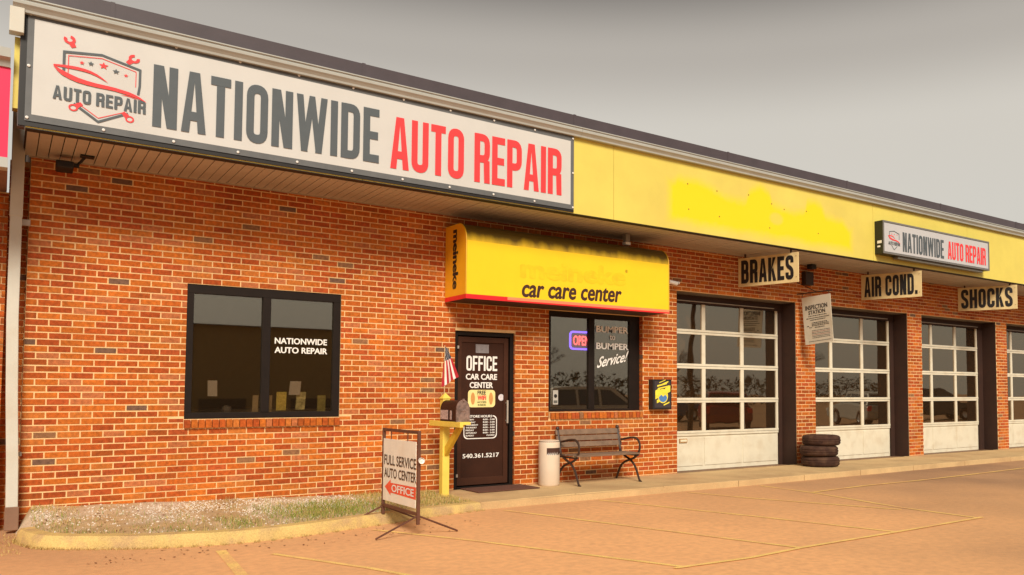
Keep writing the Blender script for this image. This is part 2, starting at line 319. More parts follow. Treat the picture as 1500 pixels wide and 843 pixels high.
# ================================================================== GROUND
def grid_sheet(name, m, x0, x1, y0, y1, z, kind='structure'):
    return MB().poly([(x0,y0,z),(x1,y0,z),(x1,y1,z),(x0,y1,z)]).obj(name, m, kind=kind)
AZ = -.13; WZ = -.04
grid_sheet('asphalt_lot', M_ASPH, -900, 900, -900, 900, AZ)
def stripe(name, pts, wd_, z=AZ+.004):
    mb = MB(); wd = wd_*.7
    for p, q in zip(pts[:-1], pts[1:]):
        p = Vector((*p, z)); q = Vector((*q, z)); d = (q-p).normalized(); n = Vector((-d.y, d.x, 0))*wd/2; z += .0003
        mb.poly([p+n, q+n, q-n, p-n])
    return mb.obj(name, M_LINE, kind='structure')
for pts in ([(6.12,-1.45),(6.70,-3.57),(7.08,-5.20)], [(4.66,-1.55),(5.00,-2.77),(5.51,-4.72),(5.64,-5.19)], [(2.90,-2.0),(3.42,-3.11),(4.25,-5.19)],
            [(1.75,-2.72),(2.21,-3.77),(2.7,-5.2)], [(9.06,-1.5),(9.01,-2.55),(8.68,-4.18),(8.64,-5.16)], [(7.62,-1.5),(7.86,-2.46),(8.53,-4.28)]):
    stripe('parking_line', pts, .075)
stripe('parking_line', [(4.15,-5.2),(4.95,-5.26),(5.64,-5.21),(7.08,-5.21),(8.72,-5.18)], .075, AZ+.007)
stripe('parking_line', [(9.03,-2.52),(10.30,-2.43),(11.69,-2.47),(12.96,-2.44),(15.22,-2.34),(20,-2.3)], .075, AZ+.007)
stripe('parking_line', [(1.42,-2.3),(1.33,-3.60)], .12)
# walk of concrete slabs, its edge facing the lot
walk = MB().box(4.3, 28, -1.35, -.005, -.30, WZ-.012); walk = walk.obj('sidewalk', M_CONC, kind='structure')
edge = [(4.45,-1.35),(5.04,-1.30),(6.16,-1.28),(7.00,-1.30),(7.65,-1.38),(9.02,-1.39),(10.49,-1.38),(11.85,-1.38),(13.62,-1.36),(15.79,-1.36),(18.4,-1.36),(28,-1.36)]
def ye(x):
    for (a, b), (c, d) in zip(edge[:-1], edge[1:]):
        if x <= c: return b+(d-b)*(x-a)/(c-a)
    return edge[-1][1]
xs = [4.45, 5.86, 7.30, 8.72, 10.2, 11.64, 13.2, 14.9, 16.6, 18.4, 20.2, 22, 24, 26, 28]
for a, b in zip(xs[:-1], xs[1:]):
    a2 = a+.006; b2 = b-.006
    back = -.002 
    MB().prism([(a2,ye(a2),WZ-.10),(b2,ye(b2),WZ-.10),(b2,back,WZ-.10),(a2,back,WZ-.10)], (0,0,.10+random.uniform(-.002,.003))).obj('slab', M_CONC, walk, bevel=.006)
# floor inside the bays and rooms
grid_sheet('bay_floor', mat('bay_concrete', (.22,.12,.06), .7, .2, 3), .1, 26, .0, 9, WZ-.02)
# planting bed with a yellow kerb
KO = [(-.02,-.60),(-.01,-.78),(.09,-1.14),(.25,-1.36),(.64,-1.64),(1.05,-1.86),(1.78,-2.02),(2.72,-1.84),(3.69,-1.55),(4.45,-1.38)]
def smooth(pts, n=6):
    P = [Vector((*p, 0)) for p in pts]; o = []
    for i in range(len(P)-1):
        a = P[max(i-1, 0)]; b = P[i]; c = P[i+1]; d = P[min(i+2, len(P)-1)]
        for k in range(n):
            t = k/n; o.append(.5*((2*b)+(-a+c)*t+(2*a-5*b+4*c-d)*t*t+(-a+3*b-3*c+d)*t**3))
    o.append(P[-1]); return o
ko = smooth(KO)
def ktop(x): return -.02 if x < 3 else -.02-.022*min(1, (x-3)/1.45)
mb = MB(); rows = []
for i, p in enumerate(ko):
    t = (ko[min(i+1, len(ko)-1)]-ko[max(i-1, 0)]).normalized(); n = Vector((-t.y, t.x, 0))
    w_ = .006*noise.noise(Vector((p.x*6, p.y*6, 3)))
    z = ktop(p.x)+w_
    prof = [(0, AZ-.05), (.0, AZ), (.012, z-.03), (.04, z), (.15, z+.004), (.165, z-.12)]
    rows.append([p+n*(o+.006*noise.noise(Vector((p.x*9, o*50, 1))))+Vector((0, 0, h)) for o, h in prof])
b = 0
for r in rows: mb.v += [tuple(q) for q in r]
for i in range(len(rows)-1):
    for k in range(5): mb.f.append((i*6+k, (i+1)*6+k, (i+1)*6+k+1, i*6+k+1)); mb.m.append(0)
mb.f.append((0,1,2,3,4,5)); mb.m.append(0)
mb.obj('kerb', M_KERB, smooth=True, kind='structure')
def bedz(x, t):     # t 0 at wall, 1 at kerb
    zw = .105-.033*x
    zk = ktop(x)-.012
    return zw*(1-t)+zk*t + .012*noise.noise(Vector((x*3, t*4, 0)))
mb = MB(); nx, ny = 90, 14; kin = [r[4] for r in rows]
def kyin(x):
    best = -.6
    for a, c in zip(kin[:-1], kin[1:]):
        if min(a.x, c.x) <= x <= max(a.x, c.x): best = a.y+(c.y-a.y)*(x-a.x)/((c.x-a.x) or 1); 
    return best
for i in range(nx+1):
    x = .06+(4.44-.06)*i/nx; yk = kyin(x)+.004
    for j in range(ny+1):
        t = j/ny; mb.v.append((x if i else -.02, -.002+(yk+.002)*t, bedz(x, t) if i else AZ-.01))
for i in range(nx):
    for j in range(ny): a = i*(ny+1)+j; mb.f.append((a, a+ny+1, a+ny+2, a+1)); mb.m.append(0)
mb.obj('planting_bed', M_DIRT, smooth=True, kind='structure')
# pale stones along the wall, leaf litter, grass : stuff
def scatter(fn, n):
    for _ in range(n):
        x = random.uniform(.1, 4.42); t = random.random(); yk = kyin(x); yield x, t, -.01+(yk+.01)*t, bedz(x, t)
mb = MB()
for x, t, y, z in scatter(None, 15000):
    pr = max(0, 1-abs(t-.30)/.42)*(1 if 1.1 < x < 3.3 else .3)*(.4+.9*noise.noise(Vector((x*2, t*3, 5))))
    if random.random() > pr+.06: continue
    s = random.uniform(.006, .017); a = random.random()*3
    v = [Vector((math.cos(a+k*1.57)*s, math.sin(a+k*1.57)*s*.8, 0)) for k in range(4)]; b = len(mb.v)
    mb.v += [(x+q.x, y+q.y, z-.003) for q in v]+[(x, y, z+s*.7)]
    for k in range(4): mb.f.append((b+k, b+(k+1) % 4, b+4)); mb.m.append(0)
mb.obj('pale_gravel', mat('pale_stone', (.66,.55,.45), .9, .3, 30, coord='Object'), kind='stuff')['label'] = 'pale stone chips strewn along the foot of the brick wall'
bpy.data.objects['pale_gravel']['category'] = 'gravel'
def blade(mb, x, y, z, h, lean, wd, mi):
    a = random.random()*6.28; d = Vector((math.cos(a), math.sin(a), 0)); p = Vector((-d.y, d.x, 0))*wd; b = len(mb.v)
    P0 = Vector((x, y, z-.005)); P1 = P0+Vector((0, 0, h*.6))+d*lean*.35; P2 = P0+Vector((0, 0, h))+d*lean
    mb.v += [tuple(P0-p), tuple(P0+p), tuple(P1+p*.7), tuple(P1-p*.7), tuple(P2)]
    mb.f += [(b, b+1, b+2, b+3), (b+3, b+2, b+4)]; mb.m += [mi, mi]
mb = MB()
for x, t, y, z in scatter(None, 42000):
    d = .95*max(0, 1-((x-2.75)/.80)**2)*max(0, 1-((t-.66)/.42)**2) + .85*max(0, 1-((x-3.95)/.75)**2) + .5*max(0, 1-((x-1.75)/.22)**2)*(t > .65) + .10*max(0, 1-((x-1.2)/.35)**2)*(t > .5) + .03 + .10*(t > .9) + .12*(x < .5)
    d += .25*noise.noise(Vector((x*5, y*5, 2)))*(x > 1.8)
    if random.random() > d*.75: continue
    g_ = random.random() < (.72 if x < 3.3 and t > .3 else .22)
    blade(mb, x, y, z, random.uniform(.02, .065), random.uniform(.01, .04), .0022, 0 if g_ else 1)
for i in range(2600):     # weeds along the kerb foot and the bare corner by the downspout
    p = random.choice(ko); 
    if random.random() < .72: x, y = p.x+random.uniform(-.03,.03), p.y-random.uniform(.0,.06)
    else: x, y = random.uniform(-.5,.0), -random.uniform(.2,1.5)
    blade(mb, x, y, AZ, random.uniform(.01,.035), random.uniform(.01,.03), .0025, 1)
gr = mb.obj('grass', [mat('green_grass', (.22,.26,.035), .8, .3, 30), mat('straw_grass', (.55,.38,.13), .8, .3, 30)], kind='stuff'); tag(gr, 'thin dry and green grass growing in the bed by the wall', 'grass')
mb = MB()
for i in range(520):
    if i % 3: x = random.uniform(.1, 4.3); t = random.random(); y = kyin(x)*t; z = bedz(x, t)+.006
    else: x = random.uniform(-1.2, 4.0); y = random.uniform(-.1,.0)+(-2.15 if x > .3 else -1.0)*random.uniform(.9,1.15); z = AZ+.004
    if x < 0: y = -random.uniform(.1, 1.8)
    s = random.uniform(.008,.022); a = random.random()*6.28
    mb.poly([(x+math.cos(a+q)*s*(1 if k % 2 else .5), y+math.sin(a+q)*s*(1 if k % 2 else .5), z+random.uniform(0,.008)) for k, q in enumerate((0,1.57,3.14,4.71))])
tag(mb.obj('leaf_litter', mat('dead_leaf', (.22,.085,.035), .9, .3, 20), kind='stuff'), 'brown dead leaves scattered over bed and kerb foot', 'leaves')

# ================================================================== BUILDING
bld = thing('auto_repair_building', 'long single storey orange brick repair shop with yellow fascia and glazed bay doors', 'building')
RB = Rel(bld)
SOF = 3.665; XE = 26.0
WIN1 = (1.472, 3.200, .965, 2.4775); DOOR = (4.752, 5.688, -.2, 2.105); WIN2 = (6.245, 8.008, .985, 2.4775)
BAYS = [(8.718, 11.63), (12.165, 15.13), (15.645, 18.66), (19.146, 22.16)]; BT = 2.951
OPEN = [WIN1, (WIN1[0]-.005, WIN1[1]+.0, .862, .970), DOOR, WIN2, (WIN2[0]-.0, WIN2[1]-.0, .880, .99)] + [(a, b, -.3, BT) for a, b in BAYS]
PZ, PX, JT = .0677, .2031, .0115; Z0 = 3.5607; YB = .0035           # mortar face stands 9 mm behind the brick faces
# mortar backing as wall segments (with thickness and reveals)
ops = sorted([WIN1, DOOR, WIN2] + [(a, b, -.3, BT) for a, b in BAYS])
wall = MB(); x = 0
for (a, b, z0, z1) in ops:
    wall.box(x, a, YB, .30, -.3, SOF)
    wall.box(a, b, YB, .30, z1, SOF)
    if z0 > 0: wall.box(a, b, YB, .30, -.3, z0-.10)
    x = b
wall.box(x, XE, YB, .30, -.3, SOF)
wall_o = wall.obj('brick_wall', M_MORT, bld)
bricks = []
def rows_of(x0, x1, z0, z1, openings, rowlo=-3, rowhi=60):
    out = []
    for r in range(rowlo, rowhi):
        zt = Z0-r*PZ-JT/2; zb = zt-PZ+JT
        if zb > z1-.01 or zt < z0: continue
        zt2, zb2 = min(zt, z1), max(zb, z0)
        off = .0968 if r % 2 == 0 else .1984
        k = math.floor((x0-off)/PX)-1
        while off+k*PX < x1:
            a = off+k*PX+JT/2; b = a+PX-JT; k += 1
            a, b = max(a, x0), min(b, x1)
            if b-a < .015: continue
            segs = [(a, b, zb2, zt2)]
            for (oa, ob, oz0, oz1) in openings:
                ns = []
                for (p, q, s0, s1) in segs:
                    if q <= oa or p >= ob or s1 <= oz0 or s0 >= oz1: ns.append((p, q, s0, s1)); continue
                    ov = min(s1, oz1)-max(s0, oz0)
                    if ov < .022:
                        ns.append((p, q, s0, min(s1, oz0)) if s0 < oz0 else (p, q, max(s0, oz1), s1)); continue
                    if p < oa: ns.append((p, oa, s0, s1))
                    if q > ob: ns.append((ob, q, s0, s1))
                segs = ns
            out += [s for s in segs if s[1]-s[0] > .02 and s[3]-s[2] > .012]
    return out
allb = rows_of(0, XE, -.12, SOF-.002, OPEN)
full = [s for s in allb if abs((s[1]-s[0])-(PX-JT)) < 1e-3 and abs(s[3]-s[2]-(PZ-JT)) < 1e-3 and s[0] > .05 and .12 < s[2] < 3.35 and s[0] < 2.4]
full.sort(key=lambda s: ((s[0]+.18)**2))
sing = set(full[:270]); bme = []
for v in range(3):
    mb = MB(); h = (PX-JT)/2; q = (PZ-JT)/2; e = .0025
    pts = [(-h+e*random.random(), -q+e*random.random()), (h-e*random.random(), -q+e*random.random()), (h-e*random.random(), q-e*random.random()), (-h+e*random.random(), q-e*random.random())]
    mb.prism([(p[0], 0, p[1]) for p in pts], (0, .03, 0)); o = mb.obj('brick', M_BR1); bme.append(o.data); bpy.data.objects.remove(o)
for s in sing:
    o = link_mesh('brick', random.choice(bme), bld, ((s[0]+s[1])/2, random.uniform(-.0015, .0010), (s[2]+s[3])/2), (0, random.uniform(-.006, .006), random.uniform(-.004, .004)))
mb = MB()
for s in allb:
    if s in sing: continue
    y = random.uniform(-.0015, .0015); j = .0014
    mb.box(s[0]+random.uniform(0, j), s[1]-random.uniform(0, j), y, .028, s[2]+random.uniform(0, j), s[3]-random.uniform(0, j))
# reveals: right jambs of door and window, ends of the piers
for (xj, z0, z1) in ((DOOR[1], -.05, DOOR[3]), (WIN2[1], WIN2[2], WIN2[3])):
    r = 0
    for r in range(-2, 60):
        zt = Z0-r*PZ-JT/2; zb = zt-PZ+JT
        if zb < z0 or zt > z1: continue
        mb.box(xj-.009, xj+.012, .003 if r % 2 else .010, .092, zb, zt)
joined = mb.obj('brick', bpy.data.materials['brick_faces_joined'], bld, kind='stuff')
# roof body, fascia, soffit
M_ROOF = mat('roof_membrane', (.25,.22,.2), .9)
MB().box(-.06, XE, -.98, 9.3, 4.45, 4.86).obj('roof', M_ROOF, bld)
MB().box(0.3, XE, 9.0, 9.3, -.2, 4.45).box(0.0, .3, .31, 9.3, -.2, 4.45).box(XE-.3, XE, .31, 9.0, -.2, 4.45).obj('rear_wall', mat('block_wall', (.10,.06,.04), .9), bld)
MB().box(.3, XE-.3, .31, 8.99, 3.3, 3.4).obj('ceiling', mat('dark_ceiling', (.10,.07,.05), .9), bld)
MB().box(8.45, 8.55, .31, 8.99, -.05, 3.29).obj('partition', mat('room_partition', (.16,.08,.04), .9), bld)
# fascia panels; the third carries a patch of fresh paint
m = bpy.data.materials.new('fascia_yellow_patched'); m.use_nodes = True; n = m.node_tree.nodes; l = m.node_tree.links
src = M_YEL.node_tree
M_YELP = M_YEL.copy(); M_YELP.name = 'fascia_yellow_patched'; bpy.data.materials.remove(m)
n = M_YELP.node_tree.nodes; l = M_YELP.node_tree.links; b_ = n['Principled BSDF']; prev = b_.inputs['Base Color'].links[0].from_socket
at = n.new('ShaderNodeAttribute'); at.attribute_name = 'fresh_paint'; mxp = n.new('ShaderNodeMixRGB'); l.new(at.outputs['Fac'], mxp.inputs[0]); l.new(prev, mxp.inputs[1]); mxp.inputs[2].default_value = (.93,.66,.004,1); l.new(mxp.outputs[0], b_.inputs['Base Color'])
FZ0, FZ1 = 3.665, 4.75
seams = [-.075, 3.05, 6.603, 12.475, 15.6, 19.0, 22.4, XE]
for i, (a, b) in enumerate(zip(seams[:-1], seams[1:])):
    a += .003; b -= .003
    if i != 2:
        MB().box(a, b, -1.10, -.98, FZ0, FZ1).obj('fascia_panel', M_YEL, bld)
    else:
        mb = MB(); mb.box(a, b, -1.098, -.98, FZ0, FZ1); nx_, nz_ = 200, 44; bb = len(mb.v)
        for ii in range(nx_+1):
            for jj in range(nz_+1): mb.v.append((a+(b-a)*ii/nx_, -1.10, FZ0+(FZ1-FZ0)*jj/nz_))
        for ii in range(nx_):
            for jj in range(nz_): q = bb+ii*(nz_+1)+jj; mb.f.append((q, q+nz_+1, q+nz_+2, q+1)); mb.m.append(0)
        o = mb.obj('fascia_panel', M_YELP, bld); at_ = o.data.attributes.new('fresh_paint', 'FLOAT', 'POINT')
        def top(x):
            P = [(7.70,4.36),(7.8,4.46),(8.45,4.42),(8.75,4.30),(9.2,4.30),(9.32,4.50),(9.55,4.58),(9.75,4.50),(9.82,4.32),(10.15,4.30),(10.35,4.26),(10.6,4.30),(10.68,4.50),(10.85,4.52),(11.05,4.45),(11.15,4.30),(11.6,4.28),(11.78,4.15)]
            if x <= P[0][0]: return P[0][1]
            for (p, q), (r_, s_) in zip(P[:-1], P[1:]):
                if x <= r_: return q+(s_-q)*(x-p)/(r_-p)
            return P[-1][1]
        for v in o.data.vertices:
            X_, Z_ = v.co.x, v.co.z; f = 0
            if v.co.y < -1.09:
                wob = .035*noise.noise(Vector((X_*3, Z_*3, 0)))+.012*noise.noise(Vector((X_*12, Z_*12, 0)))
                d = min(X_-7.62, 11.85-X_, Z_-(3.775+wob+.05*max(0,(9-X_)/1.4)), top(X_)+wob-Z_)
                d += .03*noise.noise(Vector((X_*25, Z_*25, 4))); f = min(1, max(0, (d+.09)/.17))**1.3
                hx, hz = X_-9.91, Z_-4.10; hole = (hx/.16)**2+(hz/.10)**2
                if hole < 1.8: f *= max(.35, min(1, .35+(hole-.6)))
            at_.data[v.index].value = f
MB().box(-.135, -.079, -1.10, -1.0, FZ0, 4.52).obj('corner_board', mat('corner_brown_metal', (.10,.068,.070), .5, .1), bld)
MB().box(-.175, -.10, -1.04, -.92, 3.84, 4.50).obj('end_board', M_YEL, bld)
# holes left by the removed sign
for (px, pz) in ((7.98,4.38),(8.58,4.36),(9.27,4.40),(9.8,4.33),(10.65,4.32),(10.95,3.98),(8.0,4.0),(8.63,3.97),(9.75,3.93),(10.1,4.28)):
    MB().lathe([(0,-1.1025),(.012,-1.1025),(.012,-1.095)], (px,0,pz), 8, axis='y').obj('screw_hole', mat('rust_spot', (.25,.13,.02), .9), bld)
# K-style gutter profile swept along x
prof = [(-1.105,4.700),(-1.165,4.700),(-1.172,4.722),(-1.190,4.742),(-1.208,4.758),(-1.212,4.782),(-1.204,4.786),(-1.204,4.802),(-1.220,4.806),(-1.220,4.817),(-1.190,4.818),(-1.105,4.818)]
for a, b in ((-.20, 6.0), (6.004, 12.2), (12.204, 18.4), (18.404, XE)):
    MB().prism([(a, y, z) for y, z in prof], (b-a, 0, 0)).obj('gutter', M_WHT, bld)
cs = [-.02, .563, 3.02, 5.914, 8.786, 11.7, 14.6, 17.5, 20.4, 23.3, XE]
for a, b in zip(cs[:-1], cs[1:]):
    MB().box(a+.004, b-.004, -1.135, -.85, 4.83, 4.995+random.uniform(-.002,.002)).box(a-.008, a+.03, -1.139, -.85, 4.829, 5.0).obj('coping', M_COP, bld)
# soffit slats with recessed joints, small J-channel at the wall
MB().box(-.07, XE, -.99, -.0, 3.70, 3.72).obj('soffit_deck', mat('soffit_shadow_board', (.08,.05,.03), .9), bld)
me = None; sx_ = -.06; sl = 0
while sx_ < XE-.1:
    if me is None:
        o = MB().prism([(.004,-.985,0),(.096,-.985,0),(.096,-.022,0),(.004,-.022,0)], (0,0,.012)).obj('soffit_slat', M_SOF, bld, bevel=0); me = o.data; o.location = (sx_, 0, SOF)
    else: link_mesh('soffit_slat', me, bld, (sx_, 0, SOF+random.uniform(-.0015,.0015)))
    sx_ += .1
MB().box(-.02, XE, -.022, -.002, SOF-.012, SOF+.02).obj('soffit_trim', mat('soffit_trim_vinyl', (.38,.30,.22), .6), bld)
MB().box(-.07, XE, -1.102, -.988, SOF-.008, SOF-.001).obj('fascia_drip', mat('drip_edge', (.02,.015,.01), .6), bld)

# ---- windows
def rowlock(x0, x1, z0, z1, parent):
    n_ = round((x1-x0)/.0715); p = (x1-x0)/n_; me = None
    MB().box(x0, x1, .005, .10, z0+.004, z1-.008).obj('sill_mortar', M_MORT, parent)
    for i in range(n_):
        xc = x0+(i+.5)*p
        if me is None:
            h = p/2-.005
            o = MB().prism([(-h,-.035,z0),(-h,-.035,z1-.022),(-h,.095,z1),(-h,.095,z0+.01)], (2*h,0,0)).obj('brick', M_BR1, parent); me = o.data; o.location.x = xc
        else: link_mesh('brick', me, parent, (xc, random.uniform(-.0025,.0025), random.uniform(-.001,.001)))
def frame(x0, x1, z0, z1, y0, y1, gl, mid, parent, m):     # outer rect, glass rects
    mb = MB(); mb.box(x0, x1, y0, y1, z0, gl[0][2]); mb.box(x0, x1, y0, y1, gl[0][3], z1)
    mb.box(x0, gl[0][0], y0, y1, gl[0][2], gl[0][3]); mb.box(gl[-1][1], x1, y0, y1, gl[0][2], gl[0][3])
    mb.obj('frame', m, parent, bevel=.003)
    for p, q in zip(gl[:-1], gl[1:]): MB().box(p[1], q[0], y0-.008, y1, gl[0][2], gl[0][3]).obj('mullion', m, parent, bevel=.003)
    for g_ in gl: MB().box(g_[0]-.005, g_[1]+.005, (y0+y1)/2, (y0+y1)/2+.006, g_[2]-.005, g_[3]+.005).obj('pane', M_GLASS, parent)
w1 = MB().box(WIN1[0], WIN1[1], .085, .095, WIN1[2], WIN1[2]+.02).obj('window', M_BRZ, bld)
w1['label'] = 'wide two pane window with shop name lettering'
frame(WIN1[0], WIN1[1], WIN1[2], WIN1[3], .012, .08, [(1.545, 2.283, 1.03, 2.375), (2.372, 3.115, 1.03, 2.375)], None, w1, M_BRZ)
rowlock(1.468, 3.20, .862, .968, w1)
w2 = MB().box(WIN2[0], WIN2[1], .135, .145, WIN2[2], WIN2[2]+.02).obj('window', M_BRZ, bld)
w2['label'] = 'office window with OPEN sign and service lettering'
frame(WIN2[0], WIN2[1], WIN2[2], WIN2[3], .085, .13, [(6.335, 7.015, 1.02, 2.395), (7.12, 7.80, 1.02, 2.395)], None, w2, M_BRZ)
rowlock(6.27, 7.99, .880, .988, w2)
text('NATIONWIDE', *fr(2.428, 3.045, 1.838, 1.912, .040), 'lettering', M_LET, bld, w1, bold=.03)
text('AUTO REPAIR', *fr(2.428, 3.050, 1.728, 1.802, .040), 'lettering', M_LET, bld, w1, bold=.03)
M_LETF = mat('faded_white_lettering', (.88,.84,.78), .6)
text('BUMPER', *fr(7.165, 7.785, 2.195, 2.295, .100), 'lettering', M_LETF, bld, w2, bold=.03)
text('to', *fr(7.42, 7.53, 2.085, 2.165, .100), 'lettering', M_LET, bld, w2, bold=.03)
text('BUMPER', *fr(7.165, 7.79, 1.935, 2.035, .100), 'lettering', M_LET, bld, w2, bold=.035)
text('Service!', (7.175, .100, 1.64), (.60, 0, .12), (.02, 0, .17), (0,-1,0), 'lettering', M_LET, bld, w2, bold=.02, shear=.45)
mb = MB(); mb.box(6.385, 6.475, .1015, .104, 1.09, 1.30).obj('decal', mat('decal_grey', (.42,.40,.36), .6), w2)
MB().lathe([(.028,.0985),(.028,.1005),(.0,.0985)], (6.43,0,1.215), 18, axis='y').obj('decal_ring', M_BLK, w2)
MB().box(6.398, 6.462, .0995, .1010, 1.11, 1.15).obj('decal_bar', mat('decal_dark', (.10,.10,.09), .6), w2)

# ---- office door
dr = MB().box(4.83, 5.61, .082, .118, .0, 2.03).obj('door', M_BRN, bld)
dr['label'] = 'dark brown office door with white lettering'
mb = MB(); mb.box(4.752, 4.815, .04, .14, -.04, 2.105).box(5.625, 5.686, .04, .14, -.04, 2.105).box(4.815, 5.625, .04, .14, 2.045, 2.105).box(4.815,5.625,.03,.14,-.045,-.015)
mb.obj('door_frame', M_BRZ, dr, bevel=.004)
M_STILE = mat('door_stile_brown', (.055,.018,.008), .6, .15, 5, spec=.25)
mb = MB(); mb.box(4.83, 4.885, .066, .082, .0, 2.03).box(5.54, 5.61, .066, .082, .0, 2.03).box(4.885, 5.54, .066, .082, 1.955, 2.03).box(4.885, 5.54, .066, .082, .0, .10)
mb.obj('stile', M_STILE, dr, bevel=.003)
MB().tube([(5.578,.020,.835),(5.578,.020,1.155)], .014, 8).box(5.57,5.586,.02,.066,.86,.88).box(5.57,5.586,.02,.066,1.11,1.13).obj('handle', mat('brushed_steel', (.55,.50,.44), .35, metal=.6), dr, smooth=True)
MB().box(4.80, 4.822, .02, .06, .12, .16).box(4.80, 4.822, .02, .06, 1.86, 1.90).obj('hinge', mat('brushed_steel', (.55,.50,.44), .35), dr)
D_ = .0815
MB().box(5.103, 5.306, D_-.003, D_, 1.812, 1.932).obj('notice', mat('grey_notice', (.23,.21,.22), .7, .25, 14), dr)
block('OFFICE', *fr(4.962, 5.440, 1.565, 1.770, D_), 'lettering', M_LET, bld, dr, W=4.9)
text('CAR CARE', *fr(4.955, 5.440, 1.440, 1.523, D_), 'lettering', M_LET, bld, dr, bold=.035)
text('CENTER', *fr(5.015, 5.375, 1.325, 1.408, D_), 'lettering', M_LET, bld, dr, bold=.035)
def rrect(x0, x1, z0, z1, r, y, n=5):
    o = []
    for cx, cz, a0 in ((x1-r,z1-r,0),(x0+r,z1-r,90),(x0+r,z0+r,180),(x1-r,z0+r,270)):
        for k in range(n+1): a = R(a0+90*k/n); o.append((cx+r*math.cos(a), y, cz+r*math.sin(a)))
    return o
MB().prism(rrect(4.992, 5.412, 1.060, 1.300, .05, D_-.003), (0,.003,0)).obj('sticker', mat('sticker_yellow', (.86,.72,.30), .6), dr)
text('FREE', *fr(5.135, 5.265, 1.235, 1.290, D_-.003), 'lettering', M_BLK, bld, dr, bold=.03)
text('WiFi', *fr(5.135, 5.27, 1.155, 1.225, D_-.003), 'lettering', M_RED, bld, dr, bold=.06)
M_GRN = mat('print_green', (.05,.10,.02), .6)
text('ACCESS', *fr(5.13, 5.275, 1.118, 1.144, D_-.003), 'lettering', M_GRN, bld, dr, bold=.03)
text('INSIDE', *fr(5.14, 5.265, 1.078, 1.106, D_-.003), 'lettering', M_GRN, bld, dr, bold=.03)
for cx in (5.065, 5.345):
    MB().poly([(cx+.032*math.cos(2*math.pi*k/14), D_-.0045, 1.18+.085*math.sin(2*math.pi*k/14)) for k in range(14)]).obj('sticker_oval', mat('print_tan', (.60,.28,.08), .6), dr)
MB().lathe([(.047,D_-.003),(.0,D_-.003)], (5.508,0,1.195), 20, axis='y').obj('round_sticker', mat('sticker_pale', (.62,.58,.60), .6, .3, 30), dr)
def outline(loop, t):
    cx = sum(p[0] for p in loop)/len(loop); cz = sum(p[2] for p in loop)/len(loop); mb = MB(); n_ = len(loop)
    inn = [(p[0]-math.copysign(t, p[0]-cx), p[1], p[2]-math.copysign(t, p[2]-cz)) for p in loop]
    for i in range(n_): j = (i+1) % n_; mb.poly([loop[i], loop[j], inn[j], inn[i]])
    return mb
outline(rrect(4.930, 5.443, .625, .945, .06, D_-.002), .012).obj('hours_border', M_LET, dr)
MB().box(5.0, 5.375, D_-.003, D_-.001, .925, .96).obj('hours_heading_plate', M_BRN, dr)
text('STORE HOURS', *fr(5.01, 5.365, .918, .952, D_-.004), 'lettering', M_LET, bld, dr, bold=.03)
for i, (dname, hr) in enumerate(zip(('MONDAY','TUESDAY','WEDNESDAY','THURSDAY','FRIDAY','SATURDAY','SUNDAY'), ['8:00 - 5:00']*6+['CLOSED'])):
    z = .880-i*.0365
    text(dname, *fr(4.962, 4.962+.021*len(dname), z, z+.021, D_), 'lettering', M_LET, bld, dr, bold=.03)
    text(hr, *fr(5.225 if i < 6 else 5.28, 5.408, z, z+.021, D_), 'lettering', M_LET, bld, dr, bold=.03)
text('540.361.5217', *fr(4.918, 5.480, .365, .425, D_), 'lettering', M_LET, bld, dr, bold=.02)

